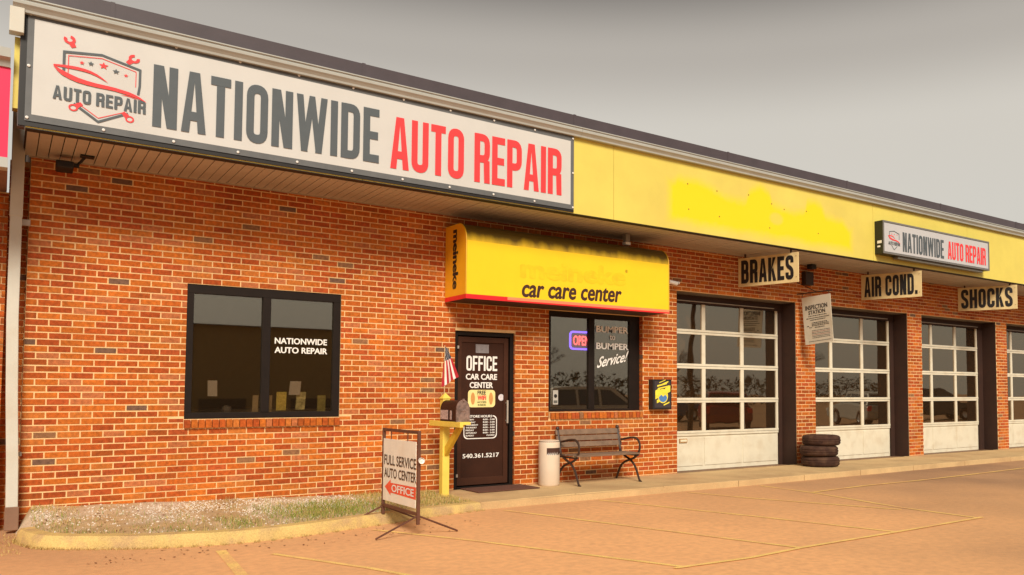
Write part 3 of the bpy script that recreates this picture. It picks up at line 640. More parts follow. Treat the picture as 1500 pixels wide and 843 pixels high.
# ---- garage doors
def garage(bay, mull, right, label):
    a, b = bay; Y = .35
    g = MB().box(a+.006, right, Y+.045, Y+.065, .58, 2.95).box(a+.006, right, Y+.02, Y+.055, -.055, .58)
    g.f = g.f[6:]; g.m = g.m[6:]; g.v = g.v[8:]; g.f = [tuple(i-8 for i in f) for f in g.f]
    g = g.obj('garage_door', M_DOORW, bld, bevel=.004); g['label'] = label
    zr = [.575, 1.140, 1.725, 2.315, 2.90]; xm = [a-.01]+mull+[right-.03]
    for z in zr[:-1]:
        MB().box(a+.006, right, Y, Y+.045, z-.042, z-.003).box(a+.006, right, Y-.004, Y+.045, z+.003, z+.042).obj('rail', M_DOORW, g, bevel=.003)
    MB().box(a+.006, right, Y, Y+.045, 2.86, 2.94).obj('rail', M_DOORW, g)
    for x in mull+[right-.02]:
        for z0, z1 in zip(zr[:-1], zr[1:]): MB().box(x-.040 if x < right-.1 else x-.03, x+.040 if x < right-.1 else x+.02, Y+.003, Y+.042, z0+.0425, z1-.0425).obj('mullion', M_DOORW, g, bevel=.003)
    for z0, z1 in zip(zr[:-1], zr[1:]):
        for p, q in zip(xm[:-1], xm[1:]):
            MB().box(max(p+.03, a+.01), q-.03, Y+.022, Y+.026, z0+.035, z1-.035).obj('pane', M_GGLASS, g)
    for x0, x1 in zip([a+.02]+mull, mull+[right-.02]):          # pressed bottom panels
        MB().box(x0+.018, x1-.018, Y+.008, Y+.0205, .02, .50).obj('panel', M_DOORW, g, bevel=.008)
    MB().box(a+.006, right, Y+.012, Y+.055, -.075, -.052).obj('weather_strip', mat('grey_rubber', (.18,.12,.08), .8), g)
    # jamb liners, header and steel lintel
    jm = mat('jamb_brown', (.034,.011,.005), .75, .2, 4)
    MB().box(b-.022, b-.002, .008, Y+.10, -.08, BT-.01).obj('jamb', jm, g); MB().box(right+.003, b-.0225, Y-.02, Y+.10, -.08, BT-.01).obj('jamb', jm, g); MB().box(a+.002, a+.012, .03, Y-.02, -.08, BT-.01).obj('jamb', jm, g)
    MB().box(a+.012, b-.024, .06, Y+.1, BT-.012, BT+.0).obj('lintel', mat('lintel_grey_steel', (.16,.13,.11), .5, .2, 5), g)
    MB().box(a+.013, b-.025, Y-.03, Y-.003, 2.80, BT-.014).obj('header', mat('jamb_brown', (.034,.011,.005), .75), g)
    MB().box(a+.1, b-.25, Y-.05, Y-.031, 2.83, 2.845).obj('track', mat('track_steel', (.35,.30,.24), .4), g)
    return g
g1 = garage(BAYS[0], [9.645, 10.585], 11.525, 'glazed white bay door nearest the office')
garage(BAYS[1], [13.075, 14.06], 14.985, 'glazed white bay door behind the stacked tyres')
garage(BAYS[2], [16.554, 17.517], 18.45, 'glazed white bay door beneath the shocks board')
garage(BAYS[3], [20.02, 21.0], 21.96, 'glazed white bay door at the right end')
MB().box(9.07, 9.24, .335, .357, .425, .49).obj('handle', mat('slot_rust', (.45,.25,.10), .6), g1)
MB().box(9.085, 9.225, .331, .3345, .440, .475).obj('slot', mat('slot_pale', (.75,.68,.5), .6), g1)

# ---- downspout and bracket
ds = thing('downspout', 'pale square metal downspout down the left corner of the brick shop', 'downspout', (-.09, -.1, AZ))
RD = Rel(ds)
def sq(pts, hw, hd):
    mb = MB()
    for p in pts: mb.v += [(p[0]-hw, p[1]-hd, p[2]), (p[0]+hw, p[1]-hd, p[2]), (p[0]+hw, p[1]+hd, p[2]), (p[0]-hw, p[1]+hd, p[2])]
    for i in range(len(pts)-1):
        for k in range(4): k2 = (k+1) % 4; mb.f.append((i*4+k, i*4+k2, i*4+4+k2, i*4+4+k)); mb.m.append(0)
    mb.f += [(3,2,1,0), tuple(len(mb.v)-4+k for k in range(4))]; mb.m += [0, 0]; return mb
RD(sq([(-.052,-.10,.12),(-.063,-.10,.6),(-.085,-.10,1.2),(-.105,-.10,2.0),(-.108,-.10,3.03)], .050, .04), 'pipe', M_SPOUT, bevel=.006)
RD(sq([(-.108,-.10,3.01),(-.108,-.10,3.5),(-.112,-.10,4.2)], .054, .044), 'upper_pipe', M_SPOUT, bevel=.006)
RD(sq([(-.165,-1.12,4.50),(-.165,-1.12,4.73)], .055, .06), 'outlet_box', M_SPOUT, bevel=.005)
RD(sq([(-.05,-.10,-.10),(-.05,-.10,.13)], .058, .05), 'boot', mat('clay_boot', (.24,.13,.08), .8), bevel=.008)
RD(MB().box(-.056, .012, -.055, -.003, 2.94, 3.0), 'strap', mat('strap_metal', (.42,.38,.33), .5))
RD(MB().box(-.056, .012, -.055, -.003, .62, .66), 'strap', mat('strap_metal', (.42,.38,.33), .5))

# ================================================================== NEIGHBOUR
nb = thing('neighbouring_building', 'shop unit with bright pink fascia and dark brick left of the downspout', 'building', (-5, 0, 0))
RN = Rel(nb)
RN(MB().box(-9, -.172, .03, .28, -.3, 3.27).box(-.172, -.002, .26, .4, -.3, 3.66), 'wall', M_MORT)
mb = MB()
for s in rows_of(-9, -.172, -.12, 3.25, []): mb.box(s[0], s[1], .0215+random.uniform(-.002,.002), .05, s[2], s[3])
for s in rows_of(-.171, -.002, -.12, 3.6, []): mb.box(s[0], s[1], .252, .27, s[2], s[3])
RN(mb, 'brick', bpy.data.materials['brick_faces_joined'], kind='stuff')
RN(MB().box(-9, -.195, -1.10, -.98, 3.36, 4.18), 'fascia', mat('pink_fascia', (.80,.010,.085), .5, .06, 2))
RN(MB().box(-9, -.19, -1.12, -.97, 3.268, 3.358), 'fascia_trim', M_WHT)
RN(MB().prism([(-9,-1.12,4.18),(-9,-1.14,4.23),(-9,-1.19,4.25),(-9,-1.20,4.33),(-9,-.9,4.35),(-9,-.9,4.18)], (8.80,0,0)), 'cornice', M_WHT)
RN(MB().box(-9, -.2, -.97, 9, 4.19, 4.30), 'roof', M_ROOF)
RN(MB().box(-9, -.19, -.98, .03, 3.275, 3.29), 'soffit', mat('neighbour_soffit', (.22,.12,.09), .8))

# ================================================================== SIGNS
# ---- large banner
bn = thing('banner', 'large white banner reading NATIONWIDE AUTO REPAIR with shield logo', 'banner', (2.9, -1.115, 3.7))
BNR = Rel(bn); BY = -1.124
nx_, nz_ = 120, 16; mb = MB()
def bwob(u, v): return .010*noise.noise(Vector((u*9, v*2, 0)))*(4*v*(1-v)+.2)+.004*noise.noise(Vector((u*30, v*6, 2)))
def bpt(u, v):
    x0, x1 = -.083, 5.917; zt = 4.735+(4.692-4.735)*u; zb = 3.721+(3.708-3.721)*u
    return (x0+(x1-x0)*u, BY+.30*bwob(u, v), zb+(zt-zb)*v)
for i in range(nx_+1):
    for j in range(nz_+1): mb.v.append(bpt(i/nx_, j/nz_))
for i in range(nx_):
    for j in range(nz_): q = i*(nz_+1)+j; mb.f.append((q, q+nz_+1, q+nz_+2, q+1)); mb.m.append(1 if (j == 0 or j == nz_-1 or i == 0 or i == nx_-1) else 0)
BNR(mb, 'cloth', [M_VIN, mat('banner_border', (.12,.125,.13), .6)], smooth=True)
BNR(MB().box(-.13, 5.925, -1.114, -1.102, 3.675, 4.72), 'backing', M_BLK)
BL = BY-.0035
block('NATIONWIDE', (.935,BL,3.862), (2.29,0,.018), (0,0,.622), (0,-1,0), 'lettering', M_DGRY, bn)
block('AUTO REPAIR', (3.362,BL,3.852), (2.358,0,.018), (0,0,.610), (0,-1,0), 'lettering', M_RED, bn, gap=.6)
# logo
def LP(u, v): return (.12+.76*u, BL-.002, 3.80+.80*v)     # logo box in 0..1
def lpoly(pts, name, m_, off=0):
    mb = MB(); mb.poly([(p[0], p[1]-off, p[2]) for p in (LP(*q) for q in pts)]); return mb
def lband(dst, pts, th, off=0, rad=0, k=0):
    for i, q in enumerate(band(pts, th, rad)): dst.poly([(p[0], p[1]-off-.0002*(i % 5), p[2]) for p in (LP(*r_) for r_ in q)])
    return dst
def taper(dst, pts, ths, off=.001):
    P = [Vector(p) for p in pts]; Q = []
    for i, p in enumerate(P):
        d = (P[min(i+1, len(P)-1)]-P[max(i-1, 0)]).normalized(); n_ = Vector((-d.y, d.x)); Q.append((p+n_*ths[i]/2, p-n_*ths[i]/2))
    for i in range(len(P)-1): dst.poly([(p[0], p[1]-off-.0002*i, p[2]) for p in (LP(*r_) for r_ in (Q[i][0], Q[i+1][0], Q[i+1][1], Q[i][1]))])
    return dst
def star(dst, cx, cy, r_, off=.0015):
    pts = [(cx+r_*(1 if k % 2 == 0 else .42)*math.sin(k*math.pi/5), cy+.82*r_*(1 if k % 2 == 0 else .42)*math.cos(k*math.pi/5)) for k in range(10)]
    for k in range(10): dst.poly([(p[0], p[1]-off, p[2]) for p in (LP(*q) for q in ((cx, cy), pts[k], pts[(k+1) % 10]))])
    return dst
BNR(lband(MB(), [(.105,.52),(.105,.78),(.50,.83),(.92,.74),(.92,.54),(.905,.43)], .028), 'logo_shield', M_DGRY)
BNR(lband(MB(), [(.22,.19),(.48,.02),(.80,.18)], .028), 'logo_shield', M_DGRY)
BNR(lband(MB(), [(.15,.53),(.15,.745),(.50,.79),(.875,.71),(.875,.52)], .008), 'logo_line', M_RED)
BNR(lband(MB(), [(.28,.19),(.48,.065),(.74,.18)], .008), 'logo_line', M_RED)
BNR(taper(MB(), [(.0,.60),(.05,.555),(.10,.525),(.17,.498),(.25,.475),(.35,.460),(.45,.452),(.55,.450),(.65,.445),(.73,.434),(.80,.425),(.87,.408),(.92,.392),(1.0,.355)], [.01,.035,.052,.056,.055,.050,.045,.042,.040,.040,.038,.032,.024,.002], .0035), 'logo_sweep', M_RED)
BNR(taper(MB(), [(.0,.605),(.06,.606),(.12,.609),(.19,.612),(.25,.612),(.32,.607),(.38,.597),(.45,.575),(.50,.55),(.57,.51)], [.012,.024,.030,.034,.035,.033,.030,.025,.018,.002], .0015), 'logo_sweep', M_RED)
BNR(taper(MB(), [(.72,.392),(.77,.396),(.81,.394),(.86,.382),(.90,.370)], [.002,.008,.010,.008,.002]), 'logo_sweep', M_RED)
for cx, cy, r_, m_ in ((.29,.69,.03,M_RED),(.385,.70,.036,M_DGRY),(.52,.705,.055,M_RED),(.655,.665,.042,M_DGRY),(.765,.64,.028,M_RED)): BNR(star(MB(), cx, cy, r_), 'logo_star', m_)
def wrench(cx, cy, ang, s=1, ring=False):
    mb = MB(); ca, sa = math.cos(R(ang)), math.sin(R(ang)); T_ = lambda p: (cx+(p[0]*ca-p[1]*sa)*s, cy+(p[0]*sa+p[1]*ca)*s*.82)
    def put(q, o_=.001): mb.poly([(p[0], p[1]-o_, p[2]) for p in (LP(*T_(r_)) for r_ in q)])
    if ring:
        A = [2*math.pi*k/18 for k in range(18)]
        for k in range(18):
            a0, a1 = A[k], A[(k+1) % 18]; put([(.055*math.cos(a0),.055*math.sin(a0)),(.055*math.cos(a1),.055*math.sin(a1)),(.034*math.cos(a1),.034*math.sin(a1)),(.034*math.cos(a0),.034*math.sin(a0))])
        put([(-.035,.042),(.035,.042),(.024,.13),(-.024,.13)], .0012)
    else:                                   # open jaw: a ring broken at the top, on a short shaft
        put([(-.028,-.125),(.028,-.125),(.040,-.035),(-.040,-.035)])
        A = [R(125+290*k/14) for k in range(15)]
        for k in range(14):
            a0, a1 = A[k], A[k+1]; t0 = .034 if 2 < k < 11 else .030
            put([(.070*math.cos(a0),.070*math.sin(a0)),(.070*math.cos(a1),.070*math.sin(a1)),(t0*math.cos(a1),t0*math.sin(a1)),(t0*math.cos(a0),t0*math.sin(a0))], .0012)
    BNR(mb, 'logo_wrench', M_RED)
wrench(.155,.935,25,.9); wrench(.85,.865,-40,.9); wrench(.215,.14,-48,.9,True); wrench(.82,.115,42,.9,True)
block('AUTO REPAIR', (.122,BL-.002,3.965), (.755,0,.0), (0,0,.128), (0,-1,0), 'lettering', M_DGRY, bn, W=5.8, S=2.1, T=1.8, gap=.9)
gme = None
for i in range(11):
    for v in (0, 1):
        u = .003+i*.0994; p = bpt(u, .028 if v == 0 else .975)
        if gme is None: o = MB().lathe([(.014,0),(.0125,-.005),(.005,-.007),(.0,-.003)], (0,0,0), 12, axis='y').obj('grommet', mat('grommet_white', (.75,.73,.70), .4), bn, smooth=True); gme = o.data
        else: o = link_mesh('grommet', gme, bn)
        o.location = Vector(p)-Vector(bn.location)+Vector((0,-.006,0))
for u in (.003, .997): o = link_mesh('grommet', gme, bn, Vector(bpt(u,.5))-Vector(bn.location)+Vector((0,-.006,0)))
# ---- small light box sign
bs = thing('light_box_sign', 'small framed light box sign reading NATIONWIDE AUTO REPAIR on yellow fascia', 'sign', (14.3,-1.10,3.8))
RS = Rel(bs); X0, X1, ZA, ZB = 12.515, 16.11, 3.782, 4.385
RS(MB().box(X0, X1, -1.272, -1.101, ZA, ZB), 'cabinet', mat('cabinet_black', (.012,.014,.010), .4), bevel=.006)
RS(MB().box(X0+.04, X1-.04, -1.278, -1.2725, ZA+.04, ZB-.04), 'face', mat('sign_face_grey', (.52,.51,.52), .4, .03, 2))
RS(MB().box(X0, X1, -1.285, -1.2725, ZB-.034, ZB).box(X0, X1, -1.285, -1.2725, ZA, ZA+.034).box(X0, X0+.034, -1.285, -1.2725, ZA+.034, ZB-.034).box(X1-.034, X1, -1.285, -1.2725, ZA+.034, ZB-.034), 'retainer', mat('retainer_grey', (.16,.15,.14), .4), bevel=.003)
RS(MB().box(X0+.5, X1-.2, -1.24, -1.13, ZA-.045, ZA-.002), 'bottom_channel', mat('channel_grey', (.18,.17,.14), .5))
RS(MB().box(X0-.004, X0-.001, -1.25, -1.16, 3.97, 4.02).box(X0-.004, X0-.001, -1.22, -1.16, 3.90, 3.93), 'label_tag', M_LET)
block('NATIONWIDE', (13.11,-1.280,3.87), (1.34,0,.0), (0,0,.36), (0,-1,0), 'lettering', M_DGRY, bs)
block('AUTO REPAIR', (14.59,-1.280,3.88), (1.38,0,.0), (0,0,.35), (0,-1,0), 'lettering', M_RED, bs, gap=.6)
def LP(u, v): return (12.67+.36*u, -1.2815, 3.86+.43*v)
RS(lband(MB(), [(.105,.55),(.105,.78),(.50,.83),(.92,.74),(.92,.50)], .03), 'logo_shield', M_DGRY); RS(lband(MB(), [(.25,.22),(.48,.03),(.75,.2)], .03), 'logo_shield', M_DGRY)
RS(taper(MB(), [(.0,.60),(.12,.52),(.35,.46),(.65,.44),(.85,.40),(1.0,.32)], [.02,.07,.06,.05,.04,.01], .002), 'logo_sweep', M_RED); RS(taper(MB(), [(.0,.605),(.15,.615),(.38,.605),(.57,.515)], [.02,.04,.04,.01], .001), 'logo_sweep', M_RED)
for cx in (.3, .52, .74): RS(star(MB(), cx, .69, .04), 'logo_star', M_RED)
text('AUTO REPAIR', (12.67,-1.280,3.955), (.36,0,0), (0,0,.065), (0,-1,0), 'lettering', M_DGRY, bs, bold=.04)

# ---- yellow box awning sign over the office door
aw = thing('box_sign', 'yellow box sign over office door reading car care center', 'sign', (6.3, -.005, 2.47))
RA = Rel(aw); AX0, AX1, AY = 4.597, 8.017, -.620
prof = [(-.006,2.530),(AY,2.530),(AY,3.228)]+[(-.386+(AY+.386)*math.cos(R(a)), 3.228+.245*math.sin(R(a))) for a in range(10, 91, 10)]+[(-.006,3.478)]
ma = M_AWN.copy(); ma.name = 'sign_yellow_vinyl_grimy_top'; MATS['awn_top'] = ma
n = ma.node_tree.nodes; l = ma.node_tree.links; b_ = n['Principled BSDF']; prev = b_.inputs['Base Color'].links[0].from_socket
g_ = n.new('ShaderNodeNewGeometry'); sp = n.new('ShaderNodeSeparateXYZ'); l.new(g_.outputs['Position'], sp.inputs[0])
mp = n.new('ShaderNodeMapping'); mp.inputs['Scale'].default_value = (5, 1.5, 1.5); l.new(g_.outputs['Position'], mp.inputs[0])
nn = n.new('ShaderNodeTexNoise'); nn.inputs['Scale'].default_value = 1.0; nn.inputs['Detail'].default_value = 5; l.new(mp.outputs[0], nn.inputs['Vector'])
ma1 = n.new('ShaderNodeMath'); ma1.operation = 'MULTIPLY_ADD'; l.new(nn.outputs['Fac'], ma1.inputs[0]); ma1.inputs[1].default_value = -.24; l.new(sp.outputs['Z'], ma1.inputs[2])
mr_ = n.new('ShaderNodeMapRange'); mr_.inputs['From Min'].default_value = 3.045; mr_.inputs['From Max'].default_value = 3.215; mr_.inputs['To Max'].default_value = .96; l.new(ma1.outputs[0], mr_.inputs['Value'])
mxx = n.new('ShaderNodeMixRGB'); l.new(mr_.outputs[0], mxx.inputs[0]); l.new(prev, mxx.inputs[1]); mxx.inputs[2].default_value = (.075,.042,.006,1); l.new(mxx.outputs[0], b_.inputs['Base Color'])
mb = MB(); nseg = len(prof)
for i in range(nseg-1):
    a, b = prof[i], prof[i+1]
    if i == 0: continue
    mb.poly([(AX0,a[0],a[1]),(AX1,a[0],a[1]),(AX1,b[0],b[1]),(AX0,b[0],b[1])], 0 if i < 2 else 1)
RA(mb, 'vinyl_skin', [M_AWN, ma], smooth=True)
for x in (AX0, AX1): 
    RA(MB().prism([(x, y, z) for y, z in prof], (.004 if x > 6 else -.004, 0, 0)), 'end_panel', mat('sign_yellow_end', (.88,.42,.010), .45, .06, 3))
    RA(MB().tube([(x, y, z) for y, z in prof[1:]], .009, 6), 'edge_bead', mat('bead_yellow', (.75,.42,.01), .5), smooth=True)
M_REDB = mat('stripe_red', (.75,.012,.018), .45); M_PINK = mat('stripe_faded_pink', (.95,.25,.12), .5, .06, 4)
RA(MB().box(AX0-.006, 5.20, AY-.006, AY-.001, 2.472, 2.531).box(AX0-.006, AX0-.001, AY-.001, -.006, 2.472, 2.531), 'base_stripe', M_REDB)
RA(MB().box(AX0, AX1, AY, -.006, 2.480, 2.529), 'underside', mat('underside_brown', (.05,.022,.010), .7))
RA(MB().box(5.201, AX1+.005, AY-.006, AY-.001, 2.492, 2.531), 'base_stripe', M_PINK)
RA(MB().box(5.201, AX1+.005, AY-.006, AY-.001, 2.472, 2.4915), 'base_trim', M_REDB)
text('car care center', (5.420,AY,2.545), (1.69,0,.035), (0,0,.205), (0,-1,0), 'lettering', mat('print_dark_brown', (.05,.015,.008), .6), aw, bold=.035, shear=.18)
text('meineke', (5.39,AY,2.80), (1.80,0,.03), (0,0,.275), (0,-1,0), 'lettering', mat('ghost_print', (.92,.555,.008), .45), aw, bold=.05)
text('®', (7.175,AY,3.03), (.045,0,0), (0,0,.045), (0,-1,0), 'lettering', mat('print_dark_brown', (.05,.015,.008), .6), aw)
text('meineke', (AX0-.004,-.235,3.41), (0,0,-.79), (0,-.165,0), (-1,0,0), 'lettering', M_BLK, aw, bold=.05)
# ---- projecting boards
def board(name, label, word, p_near, p_far, z0, z1, **k):
    pn = Vector((*p_near, 0)); pf = Vector((*p_far, 0)); ax = (pn-pf).normalized(); nrm = Vector((ax.y, -ax.x, 0)); 
    if nrm.x > 0: nrm = -nrm
    t = thing('hanging_sign', label, 'sign', (pf.x, pf.y, z0), 'hanging service boards'); RT = Rel(t); L_ = (pn-pf).length
    O = pf+Vector((0,0,z0)); 
    RT(MB().prism([O, O+ax*L_, O+ax*L_+Vector((0,0,z1-z0)), O+Vector((0,0,z1-z0))], -nrm*.02), 'board', M_BOARD, bevel=.004)
    block(word, O+ax*L_*.055+Vector((0,0,.055))+nrm*.002, ax*L_*k.get('wf', .87), (0,0,z1-z0-.10), nrm, 'lettering', M_BLK, t, gap=.75, W=4.7, S=1.85, T=1.7)
    for f in (.12, .88):
        q = pf+ax*L_*f-nrm*.01
        RT(MB().box(q.x-.012, q.x+.012, q.y-.012, q.y+.012, z1-.002, SOF), 'bracket', M_IRON)
    for f, zz in ((.965, z1-.06), (.965, z0+.09)):
        q = O+ax*L_*f+nrm*.004; RT(MB().lathe([(.009,0),(.0,-.004)], (q.x, q.y, zz), 8, axis='y'), 'bolt', mat('rusty_bolt', (.12,.05,.03), .7))
board('b', 'projecting board reading BRAKES above the first bay door', 'BRAKES', (10.38,-1.15), (10.09,-.05), 3.100, 3.600)
board('b', 'projecting board reading AIR COND. above the second bay door', 'AIR COND.', (13.89,-1.15), (13.52,-.05), 3.108, 3.605, wf=.88)
board('b', 'projecting board reading SHOCKS above the third bay door', 'SHOCKS', (17.456,-1.15), (16.99,-.05), 3.098, 3.618)
# ---- inspection station panel, hanging askew from an arm
ins = thing('inspection_sign', 'tilted white panel reading INSPECTION STATION hanging between first two bay doors', 'sign', (11.68,-.1,3.03)); RI = Rel(ins)
P = [(11.68,-.182,2.143),(11.68,-.815,2.187),(11.68,-.753,3.044),(11.68,-.098,3.019)]
RI(MB().prism(P, (.008,0,0)), 'panel', mat('inspection_white', (.68,.62,.50), .5, .06, 4, tint=(.55,.45,.28), tscale=3, tfac=.5), bevel=.002)
O = Vector(P[0]); U = Vector(P[1])-O; V = Vector(P[3])-O; NX = (-1,0,0)
M_INK = mat('faded_ink', (.06,.055,.05), .7)
text('INSPECTION', O+U*.11+V*.715, U*.79, V*.095, NX, 'lettering', M_INK, ins, bold=.03)
text('STATION', O+U*.21+V*.615, U*.60, V*.085, NX, 'lettering', M_INK, ins, bold=.03)
random.seed(3); mb = MB(); mr2 = MB()
def dashes(dst, v, u0, u1, h):
    u = u0
    while u < u1:
        wd = random.uniform(.02,.07); a = O+U*u+V*v; dst.poly([tuple(q+Vector((-.003,0,0))) for q in (a, a+U*min(wd,u1-u), a+U*min(wd,u1-u)+V*h, a+V*h)]); u += wd+.016
for v, u0, u1 in ((.575,.2,.85),(.53,.12,.95),(.49,.25,.8),(.43,.3,.85),(.40,.3,.9),(.37,.12,.2),(.37,.3,.92),(.34,.2,.3),(.33,.4,.75)): dashes(mb, v, u0, u1, .016)
for v in (.27,.24,.21,.18,.15,.12): dashes(mr2 if v in (.24,.18) else mb, v, .28, .92, .011)
dashes(mb, .05, .15, .95, .012)
RI(mb, 'small_print', M_INK); RI(mr2, 'red_print', mat('faded_red_ink', (.35,.10,.08), .7))
RI(MB().tube([(11.684,-.0,3.10),(11.684,-.80,3.10)], .012, 6).tube([(11.684,-.12,3.10),(11.684,-.12,3.02)], .005, 5).tube([(11.684,-.72,3.10),(11.684,-.72,3.04)], .005, 5).tube([(11.684,0,3.32),(11.684,-.45,3.10)], .008, 5), 'arm', M_IRON)
# ---- brochure box on the wall
bx = thing('brochure_box', 'small black wall box with yellow and blue printed front beside window', 'box', (8.34,-.0,1.0)); RX = Rel(bx)
RX(MB().box(8.118, 8.502, -.115, -.002, 1.003, 1.478), 'case', M_BLK, bevel=.006)
RX(MB().box(8.145, 8.475, -.119, -.1155, 1.03, 1.45), 'print_panel', mat('dark_print', (.045,.035,.04), .5))
mb = MB()
for k, (x0, z0, L2, h) in enumerate(((8.20,1.36,.20,.025),(8.21,1.32,.24,.02),(8.30,1.39,.13,.02),(8.16,1.16,.10,.14),(8.36,1.24,.11,.10),(8.19,1.10,.12,.05),(8.33,1.06,.12,.02),(8.24,1.42,.13,.012))):
    mb.poly([(x0,-.1205-.0002*k,z0),(x0+L2,-.1205-.0002*k,z0+.045),(x0+L2,-.1205-.0002*k,z0+.045+h),(x0,-.1205-.0002*k,z0+h)])
mb.poly([(8.315+.105*math.cos(a), -.1225, 1.215+.115*math.sin(a)) for a in [2*math.pi*k/24 for k in range(24)]])
RX(mb, 'yellow_print', mat('print_yellow', (.85,.72,.06), .5, .15, 20))
RX(MB().poly([(8.315+.085*math.cos(a), -.1228, 1.190+.072*math.sin(a)) for a in [math.pi+math.pi*k/14 for k in range(15)]]+[(8.40,-.1228,1.20),(8.36,-.1228,1.235),(8.32,-.1228,1.205),(8.28,-.1228,1.235),(8.235,-.1228,1.20)]), 'blue_print', mat('print_blue', (.08,.22,.52), .5))

# ---- lamps and camera
fl = thing('floodlight', 'small black floodlight fixed under the soffit at far left', 'lamp', (.3,-.3,3.64)); RF = Rel(fl)
RF(MB().prism([(.20,-.16,3.50),(.20,-.30,3.53),(.20,-.30,3.60),(.20,-.16,3.62)], (.15,0,0)), 'housing', M_BLK, bevel=.01)
RF(MB().box(.355,.40,-.24,-.20,3.56,3.60).tube([(.38,-.22,3.58),(.44,-.30,3.655)], .014, 6).box(.40,.52,-.40,-.30,3.648,3.663), 'bracket', M_BLK)
jb = thing('soffit_lamp', 'dark lamp on soffit near the BRAKES board', 'lamp', (11.9,-.12,3.6)); RJ = Rel(jb)
RJ(MB().box(11.86,12.0,-.20,-.08,3.575,3.663), 'housing', M_BLK, bevel=.01)
RJ(MB().box(11.80,12.02,-.11,-.003,3.28,3.53), 'speaker_box', mat('dark_brown_box', (.03,.015,.01), .6), bevel=.01)
wb = thing('soffit_fixture', 'small white square fixture under the soffit above yellow box sign', 'fixture', (7.37,-.4,3.49)); RW = Rel(wb)
RW(MB().box(7.325,7.405,-.44,-.37,3.535,3.66), 'housing', mat('fixture_grey', (.22,.20,.17), .6), bevel=.006)
RW(MB().box(7.318,7.412,-.447,-.363,3.492,3.534), 'lens', mat('fixture_white', (.75,.72,.66), .4), bevel=.006)
cc = thing('security_camera', 'white bullet camera on wall right of yellow box sign', 'camera', (8.5,-.05,3.03)); RC = Rel(cc)
RC(MB().tube([(8.43,-.14,3.055),(8.60,-.14,3.035)], .034, 12), 'body', M_LET, smooth=True)
RC(MB().tube([(8.60,-.14,3.035),(8.612,-.14,3.034)], .030, 12), 'lens', M_BLK)
RC(MB().tube([(8.612,-.14,3.050),(8.645,-.14,3.046)], .022, 10), 'hood', M_LET)
RC(MB().tube([(8.50,-.003,3.05),(8.50,-.14,3.05)], .014, 8), 'mount', M_LET)

# ================================================================== OFFICE WINDOW CONTENT
op = thing('open_sign', 'red and blue neon OPEN sign hanging inside the office window', 'sign', (6.84,.2,1.9)); RO = Rel(op)
text('OPEN', *fr(6.80, 7.10, 1.985, 2.135, .19), 'lettering', mat('neon_red', (.9,.05,.08), .5, emit=((1,.10,.12), 4)), op, bold=.02)
loop = rrect(6.745, 7.16, 1.93, 2.19, .05, .188); RO(MB().tube(loop, .016, 6, close=True), 'border_tube', mat('neon_blue', (.1,.05,.9), .5, emit=((.16,.08,1), 4)))
RO(MB().box(6.76, 7.15, .205, .215, 1.94, 2.18), 'back_panel', mat('sign_back', (.12,.06,.10), .6))
Wm = mat('paper_grey', (.62,.56,.50), .8, .1, 8); Ym = mat('leaflet_yellow', (.80,.62,.12), .7, .3, 30); Tm = mat('card_tan', (.50,.36,.20), .8)
def card(nm, label, cat, x0, x1, z0, z1, y, m_, lean=0, grp=None):
    o = MB().prism([(0,0,0),(x1-x0,0,0),(x1-x0+lean,.02,z1-z0),(lean,.02,z1-z0)], (0,.004,0)).obj(nm, m_); o.location = (x0, y, z0); tag(o, label, cat, grp)
    return o
SH = 1.0
MB().box(1.50, 3.18, .12, .42, .93, .985).obj('window_ledge', mat('ledge_brown', (.05,.02,.012), .7), bld)
card('paper', 'pale paper taped low in the left pane', 'paper', 1.73, 1.83, 1.215, 1.395, .12, Wm)
card('paper', 'pale paper taped in the right pane above the leaflets', 'paper', 2.625, 2.755, 1.23, 1.395, .12, Wm, .02)
card('leaflet', 'yellow leaflet standing left beneath the taped paper', 'leaflet', 2.485, 2.60, 1.045, 1.265, .14, Ym, .01)
card('leaflet', 'yellow and white leaflet standing beside the taped paper', 'leaflet', 2.71, 2.82, 1.05, 1.265, .14, mat('leaflet_mixed', (.66,.58,.26), .7, .6, 18), .02)
card('leaflet', 'dull yellow leaflet standing alone at the right edge of the pane', 'leaflet', 2.97, 3.07, 1.02, 1.225, .14, mat('leaflet_dull', (.38,.32,.08), .7, .3, 18), .01)
card('card', 'tall tan card just left of the window mullion', 'card', 2.215, 2.28, 1.0, 1.225, .14, Tm, .01)
card('card', 'tall tan card just right of the window mullion', 'card', 2.375, 2.435, 1.0, 1.225, .14, Tm, .01)
o = MB().lathe([(0,0),(.05,0),(.06,.05),(.05,.09),(.02,.11),(0,.11)], (0,0,0), 14).obj('desk_telephone', mat('ornament_grey', (.16,.13,.11), .5)); o.location = (1.95,.2,1.0)
tag(o, 'small dark rounded object on the ledge in the left pane', 'ornament')
# office furniture glimpsed behind glass
dk_ = thing('counter', 'dark service counter inside the office', 'counter', (3.0,2.6,WZ)); RK = Rel(dk_)
RK(MB().box(1.4,7.4,2.4,3.0,-.04,.98), 'base', mat('counter_brown', (.12,.055,.03), .6)); RK(MB().box(1.35,7.45,2.35,3.05,.981,1.02), 'counter_top', mat('counter_top', (.30,.20,.12), .5))

